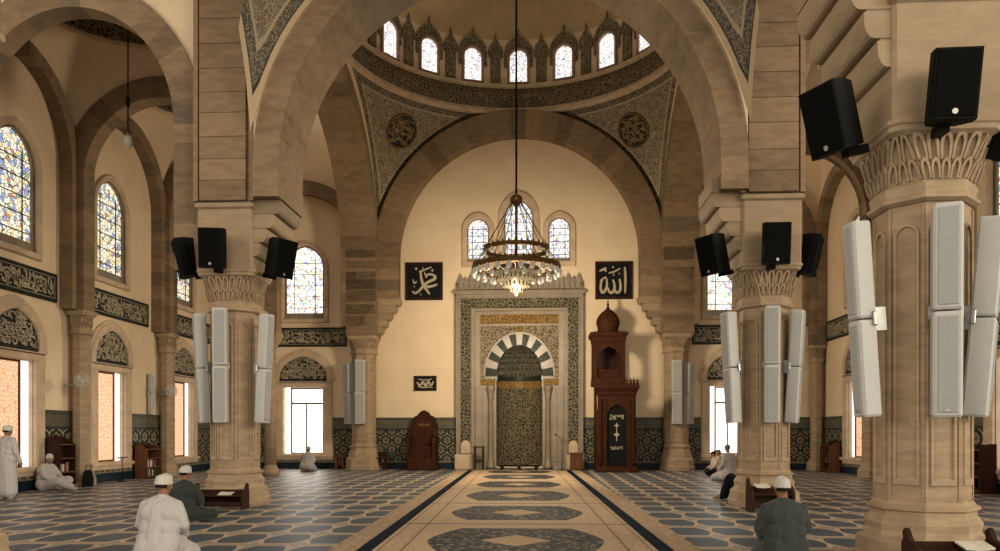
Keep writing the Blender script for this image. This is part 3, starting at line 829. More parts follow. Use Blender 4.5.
# ------------------------------------------------------------------ pillars
def octo(ap, z, cx=0, cy=0):
    """regular octagon with a face towards -y; ap = apothem"""
    R = ap/math.cos(pi/8)
    return [(cx+R*math.cos(pi/8+k*pi/4-pi/2), cy+R*math.sin(pi/8+k*pi/4-pi/2), z) for k in range(8)]
def sq_oct(h, ch, z):
    """square with half width h and chamfer ch, ordered like octo"""
    q = h-ch
    return [(q, -h, z), (h, -q, z), (h, q, z), (q, h, z), (-q, h, z), (-h, q, z), (-h, -q, z), (-q, -h, z)]
def capital_mesh(z0, z1, r0, h1):
    mb = MB()
    zz = [z0, z0+.05, z0+.09, z0+.13]; 
    mb.loft([octo(r0+.02, z0), octo(r0+.07, z0+.03), octo(r0+.07, z0+.07), octo(r0+.03, z0+.10), octo(r0+.05, z0+.2)], tone=.6)
    H = z1-z0-.2
    def mixr(t, z):
        a = octo(r0+.02, z); b = sq_oct(h1-.09, .10, z)
        return [(p[0]*(1-t)+q[0]*t, p[1]*(1-t)+q[1]*t, z) for p, q in zip(a, b)]
    mb.loft([mixr(.0, z0+.1), mixr(.18, z0+.2+H*.15), mixr(.45, z0+.2+H*.38), mixr(.78, z0+.2+H*.72), mixr(1, z1-.14)], tone=.4)
    mb.loft([sq_oct(h1-.07, .10, z1-.16), sq_oct(h1-.01, .10, z1-.12), sq_oct(h1, .10, z1-.07), sq_oct(h1+.02, .10, z1-.05), sq_oct(h1+.02, .10, z1)], tone=.65)
    # rows of little hooded niches on every face
    def pt(t, z, k, u):
        r = mixr(t, z); a = Vector(r[k]); b = Vector(r[(k+1) % 8]); return a.lerp(b, u), (b-a).length, Vector(((b-a).y, -(b-a).x, 0)).normalized()
    tiers = [(.12, .50, .06, .40), (.42, 1.0, .36, .84)]
    for ti, (ta, tb, ha, hb) in enumerate(tiers):
        za, zb = z0+.2+H*ha, z0+.2+H*hb
        for k in range(8):
            _, L, nn = pt((ta+tb)/2, (za+zb)/2, k, .5)
            cnt = max(1, round(L/(.115 if ti == 0 else .135)))
            for c in range(cnt):
                u0, u1 = c/cnt, (c+1)/cnt
                um = (u0+u1)/2; hw = (u1-u0)/2
                out = []
                for (du, f) in ((-.92, 0), (-.92, .55), (-.65, .82), (0, 1.0), (.65, .82), (.92, .55), (.92, 0)):
                    out.append((um+hw*du, f))
                inn = [(um+(u-um)*.55, f*.82) for u, f in out]
                def W(u, f, d):
                    t = ta+(tb-ta)*f; z = za+(zb-za)*f; p, _, nrm = pt(t, z, k, u); return p + nrm*d
                lean = .035
                A = [W(u, f, .004+lean*(f*.8+.5)) for u, f in out]; B = [W(u, f, .004+lean*(f*.8+.5)) for u, f in inn]
                A0 = [W(u, f, -.03) for u, f in out]; B0 = [W(u, f, -.02) for u, f in inn]
                m = len(A); vs = A0+A+B+B0
                fs = [(q*m+j, q*m+j+1, (q+1)*m+j+1, (q+1)*m+j) for q in range(3) for j in range(m-1)]
                mb.add(vs, fs, 0, .6)
    return mb
def shaft_mesh(z0, z1, ap):
    mb = MB()
    mb.loft([octo(ap, z0), octo(ap*.985, z1)], tone=.5)
    R = ap/math.cos(pi/8)
    for k in range(8):
        a = Vector(octo(ap, 0)[k]); b = Vector(octo(ap, 0)[(k+1) % 8]); mid = (a+b)/2; n = Vector((mid.x, mid.y, 0)).normalized(); s = (b-a).normalized(); L = (b-a).length
        P = lambda q, z, d=0.0: Vector((mid.x, mid.y, z)) + s*q + n*d
        zt = z1-.38
        o1 = arch_outline(0, L*.36, z0+.22, zt, L*.36, 10, .3); i1 = arch_outline(0, L*.27, z0+.30, zt, L*.27, 10, .3)
        mb.ringframe(o1, i1, P, -.03, .022, tone=.75, bev=.008)
        mb.prism(rect(-L*.5, -L*.42, z0+.05, z1-.05), P, -.03, .010, tone=.55); mb.prism(rect(L*.42, L*.5, z0+.05, z1-.05), P, -.03, .010, tone=.55)
    return mb
def base_mesh(ap, top=.70, w=.80):
    mb = MB()
    prof = [(w+.03, 0), (w+.03, .10), (w, .13), (w-.005, .30), (w-.05, .36), (w-.07, .42), (ap+.10, .50), (ap+.07, .56), (ap+.04, .60), (ap+.045, .64), (ap+.075, .66), (ap+.08, .69), (ap+.03, .72), (ap+.01, .76)]
    k = top/.70
    mb.loft([sq_oct(r, r*.42, z*k) if z < .32 else octo(r, z*k) for r, z in prof], tone=.62)
    return mb
def corbels(mb, sx, y0, y1, x0, z0, out=.70, rise=1.5, n=4):
    """stepped quarter-round corbels growing out from the pier towards the great arch"""
    for i in range(n):
        za = z0 + rise*i/n; zb = z0 + rise*(i+1)/n - .03
        e0 = out*(i+.25)/n; e1 = out*(i+1)/n
        prof = [(0, za), (e0, za)] + [(e0 + (e1-e0)*math.sin(a*pi/10), za + (zb-za)*.75*(1-math.cos(a*pi/10))) for a in range(1, 6)] + [(e1, zb), (0, zb)]
        P = lambda a, z, d: Vector((x0 + sx*a, y0 + (y1-y0)*d, z))
        mb.prism(prof, P, 0, 1, 0, tone()); 
        mb.box((min(x0, x0+sx*(e1-.03)), y0+.01, zb), (max(x0, x0+sx*(e1-.03)), y1-.01, zb+.03), 0, .2)
def pillar(x, y, label, inner, corb=True, aps=.475, h=.60, cz=(5.3, .62, 1.2)):
    o = thing('stone_pillar', label, 'pillar', (x, y, 0), group='big octagonal pillars of the prayer hall', kind='thing')
    base_mesh(aps, .70, .63).build('base', M['pillar'], o)
    shaft_mesh(.72, 4.16, aps).build('shaft', M['pillar'], o)
    capital_mesh(4.14, 5.02, aps, h+.015).build('capital', M['pillar'], o)
    m = MB()
    m.loft([sq_oct(h, .04, 5.02), sq_oct(h, .04, 6.30)], tone=.62); 
    m.loft([sq_oct(h, .04, 6.30), sq_oct(h+.05, .04, 6.34), sq_oct(h+.05, .04, 6.42), sq_oct(h, .04, 6.46)], tone=.55)
    m.build('impost_block', M['stone_lt'], o)
    m = MB(); courses(m, (-h+.10, -h-.10, 6.46), (h-.10, -h+.10, 16), .5)
    courses(m, (-h, -h+.0, 6.46), (h, h, 16), .5)
    for s in (-1, 1):
        m.box((s*h-.05, -h-.06, 6.46), (s*h+.05, -h+.06, 16), 0, .75)
    m.build('pier', M['stone'], o)
    if corb:
        m = MB(); sx = inner
        corbels(m, sx, -.55, .75, sx*h, *cz, 4)
        m.box((min(sx*h, sx*(h+cz[1])), -.55, cz[0]+cz[2]), (max(sx*h, sx*(h+cz[1])), .75, cz[0]+cz[2]+.3), 0, .5)
        m.build('corbel', M['stone_lt'], o)
    return o
pillar(PLX, Y1, 'octagonal stone pillar left of the aisle with three black speakers and white speaker columns', 1)
pillar(PRX, Y1, 'octagonal stone pillar right of the aisle, behind the man in the dark grey shirt', -1)
pn = pillar(NRX, NRY, 'largest stone pillar, nearest the camera at the right edge', -1, cz=(5.62, .60, 1.3))
pillar(NLX, NLY, 'stone pillar of which only a sliver of the base shows in the lower left corner', 1, False, .475, .46)

# engaged pillars against the back wall
def back_pillar(x, label, sg):
    o = thing('wall_pillar', label, 'pillar', (x, YB-.45, 0), group='engaged pillars beside the mihrab wall', kind='thing')
    base_mesh(.46, .62*1.6/1.0, .66).build('base', M['pillar'], o)
    shaft_mesh(.95, 4.78, .46).build('shaft', M['pillar'], o)
    capital_mesh(4.76, 5.5, .46, .60).build('capital', M['pillar'], o)
    m = MB(); courses(m, (-.62, -.60, 5.5), (.62, .44, 9.3), .48)
    m.build('pier', M['stone'], o)
    m = MB(); x0 = -sg*.62
    corbels(m, -sg, -.18, .42, x0, 5.62, .92, 1.48, 5)
    m.build('corbel', M['stone_lt'], o)
back_pillar(at_y(364, 400, 31.55).x, 'engaged stone pillar on the back wall, left of the wooden pulpit chair', -1)
back_pillar(at_y(676, 400, 31.55).x, 'engaged stone pillar on the back wall, right of the minbar', 1)

# slim engaged pillars on the side walls
def side_pillar(xw, y, sg, label):
    o = thing('wall_pillar', label, 'pillar', (xw-sg*.32, y, 0), group='slim engaged pillars along the side walls', kind='thing')
    ap = .23
    m = MB(); m.loft([octo(.36, 0), octo(.36, .25), octo(.30, .35), octo(.28, .45), octo(.24, .5)], tone=.5); m.build('base', M['pillar'], o)
    m = MB(); m.loft([octo(ap, .5), octo(ap, 4.38)], tone=.45); m.build('shaft', M['pillar'], o)
    capital_mesh(4.34, 5.03, ap, .33).build('capital', M['pillar'], o)
    m = MB(); courses(m, (-.43*1, -.27, 5.03), (.43, .27, 9.2), .48) if False else courses(m, (-.43 if sg < 0 else -.24, -.27, 5.03), (.24 if sg < 0 else .43, .27, 9.2), .48); m.build('pier', M['stone'], o)
names = ['close to the fan nearest the camera', 'between the two farther high windows', 'in the far corner']
for i, y in enumerate(BAYS[1:]):
    yy = y if i < 2 else 31.55
    side_pillar(XL, yy, -1, f'slim engaged pillar on the left wall, {names[i]}')
    side_pillar(XR, yy, 1, f'slim engaged pillar on the right wall, {["near the dark shelf at the picture edge","behind the largest pillar","in the far corner beside the wooden cabinet"][i]}')
side_pillar(XL, BAYS[0], -1, 'slim engaged pillar on the left wall beside the standing man')
side_pillar(XR, BAYS[0], 1, 'slim engaged pillar on the right wall at the right edge')
# slender columns that carry the inner ends of the aisle arches
for nm, i, sg in (('left', 1, -1), ('left', 2, -1), ('right', 1, 1), ('right', 2, 1)):
    cc, hw, z0, rise = slots[(nm, i)]
    x = cc - sg*(hw+.31)
    o = thing('slender_column', f'slender column standing behind the {nm} middle pillar, {"nearer" if i == 1 else "farther"} one', 'column', (x, BAYS[i], 0), kind='thing')
    m = MB(); m.lathe([(.30, 0), (.30, .2), (.22, .32), (.2, .4)], 16, tone=.5); m.build('base', M['pillar'], o)
    m = MB(); m.lathe([(.2, .4), (.19, 4.5)], 16, tone=.5); m.build('shaft', M['pillar'], o)
    m = MB(); m.loft([octo(.2, 4.5), octo(.24, 4.6), sq_oct(.36, .05, 4.95), sq_oct(.38, .05, 5.02)], tone=.5); m.build('capital', M['pillar'], o)
# ------------------------------------------------------------------ inscription friezes
def frieze(P, a, b, z0, z1, label, seed):
    o = thing('inscription_frieze', label, 'inscription', (0, 0, 0), group='long calligraphy friezes between the windows', kind='thing')
    MB().prism(rect(a, b, z0, z1), P, .0, .05).build('panel', M['script_bg'], o)
    MB().ringframe(rect(a, b, z0, z1), rect(a+.09, b-.09, z0+.09, z1-.09), P, 0, .075, bev=.02).build('border', M['green_dark'], o)
    m = MB(); h = (z1-z0-.26)
    script_strokes(m, P, a+.16, b-.16, z0+.13, z0+.13+h*.62, seed, .030, .05); script_strokes(m, P, a+.16, b-.16, z0+.13+h*.38, z1-.13, seed+1, .026, .05)
    m.ringframe(rect(a+.10, b-.10, z0+.10, z1-.10), rect(a+.115, b-.115, z0+.115, z1-.115), P, .04, .06)
    m.build('lettering', M['script'], o)
fw = ['nearest the camera', 'in the middle of the wall', 'partly hidden by the middle pillar']
for i, (ya, yb) in enumerate(((16.95, 20.75), (22.05, 25.75), (27.0, 31.2))):
    frieze(LF, ya, yb, 5.17, 5.96, f'dark calligraphy frieze on the left wall, {fw[i]}', 500+i*5)
    frieze(RT, ya, yb, 5.17, 5.96, f'dark calligraphy frieze on the right wall, {["at the picture edge behind the largest pillar","hidden behind the largest pillar","farthest one near the corner"][i]}', 540+i*5)
frieze(BK, at_y(262, 330, YB).x, at_y(347, 330, YB).x, 5.17, 5.98, 'dark calligraphy frieze on the back wall below the left stained glass window', 600)
frieze(BK, at_y(691.5, 330, YB).x, at_y(758, 330, YB).x, 5.17, 5.98, 'dark calligraphy frieze on the back wall below the right stained glass window', 610)

# ------------------------------------------------------------------ framed calligraphy
def stroke2(mb, P, pts, w, n0=.03):
    c = catmull([Vector((p[0], p[1], 0)) for p in pts], 8); L = []; R = []
    for i, p in enumerate(c):
        d = (c[min(i+1, len(c)-1)]-c[max(i-1, 0)]).normalized(); nr = Vector((-d.y, d.x, 0)); t = i/(len(c)-1)
        ww = w*(.45+.55*math.sin(pi*(.1+.85*t))); L.append(p+nr*ww); R.append(p-nr*ww)
    m = len(L); vs = [P(a.x, a.y, n0+.02) for a in L]+[P(a.x, a.y, n0+.02) for a in R]+[P(a.x, a.y, n0) for a in L]+[P(a.x, a.y, n0) for a in R]
    fs = []
    for i in range(m-1): fs += [(i, i+1, m+i+1, m+i), (2*m+i, 2*m+i+1, i+1, i), (m+i, m+i+1, 3*m+i+1, 3*m+i)]
    mb.add(vs, fs)
def framed(px, label, strokes, dots, w=.035):
    x0, y0, x1, y1 = px; a = at_y(x0, y1, YB-.06); b = at_y(x1, y0, YB-.06); W = b.x-a.x; H = b.z-a.z
    o = thing('framed_calligraphy', label, 'calligraphy panel', (a.x, YB, a.z))
    P = lambda s, z, n=0.0: Vector((s*W, -n, z*H))
    MB().prism(rect(0, 1, 0, 1), P, .0, .06).build('board', M['black'], o)
    MB().ringframe(rect(-.02, 1.02, -.02, 1.02), rect(.05, .95, .05, .95), P, -.02, .09, bev=.02).build('frame', M['wood_dk'], o)
    m = MB()
    Q = lambda s, z, n=0.0: P(.05+.90*s, .955-.91*z, n)
    for k, st in enumerate(strokes): stroke2(m, Q, st[0], st[1]*1.2, .06+.002*k)
    for (x, y, r) in dots: m.prism([(x, y-r), (x+r*.8, y), (x, y+r), (x-r*.8, y)], Q, .06, .08)
    m.build('lettering', M['script'], o)
framed((596, 262, 632, 298.5), 'black square calligraphy panel with pale upright script, right of the mihrab',
  [([(.83,.10),(.845,.3),(.85,.6),(.84,.9)],.032), ([(.67,.46),(.70,.66),(.68,.82),(.60,.88),(.53,.82),(.50,.70)],.034), ([(.47,.48),(.515,.66),(.50,.80),(.43,.88),(.35,.84),(.31,.72)],.034),
   ([(.27,.46),(.28,.66),(.22,.82),(.14,.87),(.09,.76),(.10,.58),(.17,.44)],.034), ([(.33,.28),(.48,.25),(.70,.14)],.022), ([(.05,.22),(.18,.16),(.26,.12)],.026), ([(.06,.52),(.18,.44),(.24,.40)],.02)],
  [(.24,.20,.05),(.25,.42,.04),(.47,.10,.045),(.49,.34,.035),(.66,.30,.03)])
framed((406, 263, 442, 299.5), 'black square calligraphy panel with crossing pale script, left of the mihrab',
  [([(.40,.22),(.42,.42),(.48,.60),(.58,.76),(.68,.90)],.036), ([(.14,.80),(.24,.86),(.38,.76),(.52,.60),(.68,.50),(.82,.44),(.84,.36),(.74,.30),(.62,.30),(.56,.40)],.034), ([(.48,.62),(.66,.67),(.92,.60)],.032),
   ([(.34,.22),(.50,.16),(.74,.07)],.022), ([(.52,.22),(.56,.32),(.64,.28)],.02), ([(.16,.44),(.20,.56),(.28,.50)],.018)],
  [(.26,.12,.05),(.76,.17,.045),(.47,.10,.03),(.20,.66,.03),(.40,.90,.03)])
framed((414.5, 376, 436, 390.5), 'small dark plaque with pale script above the wooden pulpit chair',
  [([(.08,.40),(.22,.68),(.38,.40),(.52,.70),(.66,.38),(.80,.68),(.92,.36)],.05), ([(.12,.75),(.4,.82),(.7,.78),(.9,.85)],.035), ([(.15,.2),(.5,.26),(.85,.18)],.03)], [(.3,.22,.05),(.7,.3,.05)])

# ------------------------------------------------------------------ mihrab
def mihrab():
    yF = YB-.32
    o = thing('mihrab', 'marble and mosaic mihrab niche with striped arch in the middle of the back wall', 'mihrab', (MX, YB, 0), kind='thing')
    P = lambda s, z, n=0.0: Vector((s, -n, z))
    D = .30
    HW = 2.64; ZT = 7.28
    mb = MB(); mb.ringframe([(-HW, 0), (-HW, ZT), (HW, ZT), (HW, 0)], [(-1.92, 0), (-1.92, 6.72), (1.92, 6.72), (1.92, 0)], P, 0, D, closed=False); mb.build('outer_frame', M['marble'], o)
    mb = MB(); mb.ringframe([(-2.44, .62), (-2.44, 7.10), (2.44, 7.10), (2.44, .62)], [(-2.02, .62), (-2.02, 6.72), (2.02, 6.72), (2.02, .62)], P, D-.02, D+.012, closed=False); mb.build('ornament_border', M['orn_fine'], o)
    for q in (2.46, 1.98):
        pass
    mb = MB(); mb.ringframe([(-1.98, 0), (-1.98, 6.70), (1.98, 6.70), (1.98, 0)], [(-1.86, 0), (-1.86, 6.58), (1.86, 6.58), (1.86, 0)], P, D-.02, D+.05, closed=False, bev=.02)
    mb.ringframe([(-2.52, 0), (-2.52, 7.18), (2.52, 7.18), (2.52, 0)], [(-2.45, 0), (-2.45, 7.11), (2.45, 7.11), (2.45, 0)], P, D-.02, D+.04, closed=False, bev=.02)
    mb.build('moulding', M['marble'], o)
    # inner field around the arch
    fo = [(-1.88, .0), (-1.88, 6.6), (1.88, 6.6), (1.88, .0), (N_HW, .0)] + arch_pts(0, N_HW, 3.88, 1.30, 18) + [(-N_HW, .0)]
    MB().prism(fo, P, 0, D-.10).build('inner_field', M['marble'], o)
    MB().prism(rect(-1.63, 1.63, 6.06, 6.44), P, D-.12, D-.06).build('gold_frieze', M['orn_gold'], o)
    ar = arch_pts(0, 1.42, 3.90, 1.76, 18)
    sp = [(-1.63, 3.80), (-1.63, 5.97), (1.63, 5.97), (1.63, 3.80), (1.42, 3.80)] + ar + [(-1.42, 3.80)]
    MB().prism(sp, P, D-.12, D-.075).build('spandrel_panel', M['orn_cream'], o)
    mb = MB()
    mb.prism([(.16*math.cos(2*pi*k/16), 5.82+.16*math.sin(2*pi*k/16)) for k in range(16)], P, D-.1, D-.05); mb.build('boss', M['orn_gold'], o)
    mb = MB(); mb2 = MB(); nv = 15
    for i in range(nv):
        sub = 3
        for j in range(sub):
            t0, t1 = pi*(i+j/sub)/nv, pi*(i+(j+1)/sub)/nv
            A = lambda t, e: ((N_HW+e*.46)*math.cos(t), 3.88+(1.30+e*.46)*math.sin(t))
            q = [A(t0, 0), A(t0, 1), A(t1, 1), A(t1, 0)]
            (mb if i % 2 else mb2).add([P(a, b, D-.10) for a, b in q]+[P(a, b, D-.04) for a, b in q]+[P(a, b, -.1) for a, b in q], [(4,5,6,7), (0,1,5,4), (2,3,7,6), (3,0,8,11), (0,4,8,8), (3,7,4,0), (1,2,6,5)][:3]+[(4,7,11,8)])
    mb.build('light_voussoirs', M['marble'], o); mb2.build('dark_voussoirs', M['green_dark'], o)
    mb = MB(); mb.ringframe(arch_pts(0, 1.49, 3.88, 1.83, 24), arch_pts(0, 1.42, 3.88, 1.76, 24), P, D-.1, D-.02, closed=False); mb.build('arch_moulding', M['marble'], o)
    # half-round niche and ribbed half dome
    n = 20; R = N_HW-.002
    cyl = lambda z, k=1.0: [(R*k, -.15, z)]+[(R*k*math.cos(pi*i/n), R*.85*k*math.sin(pi*i/n), z) for i in range(n+1)]+[(-R*k, -.15, z)]
    MB().loft([cyl(.05), cyl(3.42)], closed=False, caps=False).build('niche_wall', M['niche'], o)
    MB().loft([cyl(3.42), cyl(3.42, .98), cyl(3.72, .98), cyl(3.72)], closed=False, caps=False).build('niche_frieze', M['orn_gold'], o)
    mb = MB(); mb.loft([cyl(3.72), cyl(3.72, .96), cyl(3.92, .96), cyl(3.92)], closed=False, caps=False); mb.build('niche_band', M['green_dark'], o)
    mb = MB()
    rows = 7; cols = 15
    for r in range(rows):
        a0, a1 = (pi/2)*r/rows, (pi/2)*(r+1)/rows
        k0, k1 = math.cos(a0), math.cos(a1); z0, z1 = 3.92+1.22*math.sin(a0), 3.92+1.22*math.sin(a1)
        mb.loft([cyl(z0, k0), cyl(z1, max(k1, .02))], closed=False, caps=False)
        cnt = max(3, int(cols*k0))
        for c in range(cnt):
            t0, t1 = pi*(c+.08)/cnt, pi*(c+.92)/cnt; tm = (t0+t1)/2
            q = lambda t, k, z: (R*k*math.cos(t), R*.85*k*math.sin(t), z)
            za = z0+(z1-z0)*.05; zb = z0+(z1-z0)*.95; ka = k0*.965; kb = max(k1, .05)*.93
            mb.add([q(t0, k0*.99, za), q(t1, k0*.99, za), q(tm, kb, zb), q(tm, (k0+k1)/2*.88, (za+zb)/2-.03)], [(0,3,2), (3,1,2), (0,1,3)], 0)
    mb.build('half_dome', M['niche_dome'], o)
    MB().add(cyl(.05), [tuple(range(n+3))]).build('niche_floor', M['marble'], o)
    for s in (-1, 1):
        MB().prism(rect(*sorted((s*1.0, s*1.62)), 3.50, 3.76), P, D-.12, D-.05).build('gold_block', M['orn_gold'], o)
        m = MB(); Mx = Matrix.Translation((s*1.19, -D+.02, 0))
        m.lathe([(.19, .02), (.19, .16), (.15, .2), (.17, .28), (.12, .36), (.115, .5), (.105, 2.9), (.13, 2.96), (.11, 3.02), (.17, 3.3), (.19, 3.34), (.19, 3.46)], 16, M=Mx); m.build('colonnette', M['marble'], o)
        m = MB()
        for (a, b) in ((1.36, 1.52), (1.58, 1.80)):
            x0, x1 = sorted((s*a, s*b)); m.ringframe(rect(x0-.03, x1+.03, .3, 3.4), rect(x0+.02, x1-.02, .36, 3.34), P, D-.11, D-.07, bev=.01)
        m.build('pilaster_strip', M['marble'], o)
        x0, x1 = sorted((s*1.94, s*2.68)); MB().bbox((x0, -D-.16, 0), (x1, -.0, .62), .02).build('plinth', M['surround'], o)
        x0, x1 = sorted((s*2.06, s*2.40)); MB().prism(arch_outline((x0+x1)/2, .19, .66, 1.0, .2, 10), P, D, D+.05).build('foot_medallion', M['surround'], o)
    # leafy crest
    m = MB(); m.prism(rect(-HW-.06, HW+.06, 7.28, 7.36), P, 0, D+.10); m.prism(rect(-HW-.02, HW+.02, 7.36, 7.44), P, 0, D+.04); m.build('cornice', M['marble'], o)
    MB().prism(rect(-HW, HW, 7.43, 7.80), P, .04, .17).build('crest_panel', M['orn_cream'], o)
    m = MB(); cnt = 23
    for i in range(cnt):
        c = -HW+.2+(2*HW-.4)*i/(cnt-1); h = .62 if i % 2 == 0 else .5
        pts = [(-.12, 0), (.12, 0), (.125, .12), (.08, .2), (.125, .32), (.09, .44), (.04, .54), (0, .62), (-.04, .54), (-.09, .44), (-.125, .32), (-.08, .2), (-.125, .12)]
        m.prism([(c+a, 7.52+b*h/.62) for a, b in pts], P, .06, .20)
        m.prism([(c+a*.5, 7.58+b*h/.62*.62) for a, b in pts], P, .20, .25)
    m.build('crest', M['marble'], o)
M['niche_dome'] = mk_ornament('niche_dome_mosaic', (.030, .034, .026), (.13, .115, .075), 12, .08)
mihrab()

# ------------------------------------------------------------------ minbar
def minbar():
    yk, yp = 31.15, 29.75
    xk = at_y(608, 400, yk).x; xp = at_y(616.8, 400, yp).x
    o = thing('minbar', 'tall carved wooden minbar with domed canopy right of the mihrab', 'minbar', (xp, yp, 0), kind='thing')
    P = lambda s, z, n=0.0: Vector((s, -n, z))
    W = .78
    # flight of steps running back to the wall with solid sides
    m = MB()
    for i in range(9): m.box((-.62, .25+i*.17, 0), (.42, .25+(i+1)*.17, .30+i*.27))
    m.build('steps', M['wood_dk'], o)
    for s, dx in ((-1, -.04), (1, -.0)):
        prof = [(0.1, 0), (1.75, 0), (1.75, 3.55), (1.45, 3.55), (0.1, 1.2)]
        x = s*.66+(-.10 if s < 0 else -.12)
        m = MB(); m.prism([(a, b) for a, b in prof], lambda a, b, d, x=x: Vector((x+d, a, b)), 0, .07); m.build('side_panel', M['wood'], o)
    # portal
    m = MB(); m.bbox((-W, -.12, 0), (W, .32, .22), .02); m.bbox((-W-.03, -.16, 0), (W+.03, .34, .10), .02); m.build('plinth', M['wood'], o)
    for s in (-1, 1):
        x0, x1 = sorted((s*.37, s*.72)); m = MB(); m.bbox((x0, -.05, .2), (x1, .25, 2.92), .015)
        xa, xb = sorted((s*.43, s*.52)); m.ringframe(rect(xa-.03, xb+.03, .4, 2.75), rect(xa, xb, .45, 2.7), P, .04, .075)
        m.lathe([(.045, .24), (.05, .5), (.035, .6), (.035, 2.6), (.05, 2.7), (.05, 2.85)], 10, M=Matrix.Translation((s*.63, -.09, 0))); m.build('door_post', M['wood'], o)
    m = MB(); oa = [(-.72, 2.2), (-.72, 3.0), (.72, 3.0), (.72, 2.2), (.37, 2.2)] + arch_pts(0, .37, 2.2, .42, 12, .35) + [(-.37, 2.2)]
    m.prism(oa, P, -.2, .04); m.build('portal_arch', M['wood'], o)
    m = MB(); m.prism(arch_outline(0, .38, .24, 2.2, .42, 12, .35), P, -.12, -.06); m.build('door_leaf', M['black'], o)
    m = MB()
    script_strokes(m, lambda a, b, n: P(a, b, n-.06), -.27, .27, 2.02, 2.24, 901, .018, .006); script_strokes(m, lambda a, b, n: P(a, b, n-.06), -.24, .24, .86, 1.02, 902, .018, .006)
    Q = lambda a, b, n=0.0: P(a, b, n-.05)
    for z, r in ((1.80, .10), (1.45, .13)):
        m.prism([(r*(1 if k % 2 == 0 else .4)*math.cos(pi*k/4+pi/2), z+r*1.3*(1 if k % 2 == 0 else .4)*math.sin(pi*k/4+pi/2)) for k in range(8)], Q, 0, .015)
    m.prism(rect(-.015, .015, 1.2, 1.7), Q, 0, .012); m.build('door_lettering', M['script'], o)
    m = MB(); m.loft([[(x, y, z) for x, y in ((-a, -.02-b), (a, -.02-b), (a, .34), (-a, .34))] for a, b, z in ((.74, .05, 2.96), (.76, .08, 3.04), (.76, .08, 3.08), (.82, .16, 3.20), (.85, .20, 3.26), (.85, .20, 3.34), (.80, .14, 3.38))]); m.build('cornice', M['wood'], o)
    m = MB()
    for i in range(13):
        x = -.78+1.56*i/12
        m.prism([(x-.05, 3.37), (x+.05, 3.37), (x+.055, 3.44), (x+.02, 3.47), (x+.045, 3.52), (x, 3.60), (x-.045, 3.52), (x-.02, 3.47), (x-.055, 3.44)], P, .08, .13)
    m.build('cresting', M['wood'], o)
    # canopy kiosk over the top of the stair
    kx, ky = xk-xp, yk-yp
    m = MB(); m.bbox((kx-.66, ky-.55, 3.40), (kx+.66, ky+.55, 3.72), .02); m.build('landing', M['wood'], o)
    for sx in (-1, 1):
        for sy in (-1, 1):
            m = MB(); m.bbox((kx+sx*.56-.075, ky+sy*.46-.075, 3.6), (kx+sx*.56+.075, ky+sy*.46+.075, 5.15), .01); m.build('canopy_post', M['wood'], o)
    PK = lambda s, z, n=0.0: Vector((kx+s, ky-n, z))
    m = MB(); oa = [(-.5, 4.55), (-.5, 5.15), (.5, 5.15), (.5, 4.55), (.46, 4.5)] + [(.46, 4.5), (.42, 4.66), (.30, 4.72), (.26, 4.84), (.12, 4.88), (0, 4.97), (-.12, 4.88), (-.26, 4.84), (-.30, 4.72), (-.42, 4.66)] + [(-.46, 4.5)]
    m.prism(oa, PK, .44, .50); m.build('lobed_arch', M['wood'], o)
    m = MB(); m.prism(oa, PK, -.5, -.44); m.build('lobed_arch', M['wood'], o)
    m = MB(); m.box((kx-.5, ky-.40, 3.7), (kx+.5, ky-.34, 4.05)); m.ringframe(rect(-.42, .42, 3.76, 4.0), rect(-.36, .36, 3.8, 3.96), PK, .38, .43); m.build('balustrade', M['wood'], o)
    m = MB(); m.box((kx-.52, ky+.42, 3.6), (kx+.52, ky+.50, 5.1)); m.build('back_panel', M['wood_dk'], o)
    m = MB(); m.loft([[(kx+x*a, ky+y*a*.85, z) for x, y in ((-1,-1),(1,-1),(1,1),(-1,1))] for a, z in ((.62, 5.12), (.66, 5.18), (.66, 5.30), (.74, 5.40), (.76, 5.46), (.76, 5.52), (.6, 5.56))]); m.build('canopy_cornice', M['wood'], o)
    m = MB(); m.lathe([(.42, 5.55), (.43, 5.66), (.40, 5.70), (.44, 5.80), (.48, 5.95), (.46, 6.10), (.38, 6.26), (.25, 6.40), (.12, 6.50), (.05, 6.56)], 20, M=Matrix.Translation((kx, ky, 0))); m.build('canopy_dome', M['wood'], o)
    m = MB(); m.lathe([(.05, 6.54), (.07, 6.60), (.03, 6.64), (.06, 6.71), (.025, 6.76), (.035, 6.82), (.012, 6.88), (.002, 7.06)], 10, M=Matrix.Translation((kx, ky, 0))); m.build('finial', M['wood_dk'], o)
minbar()

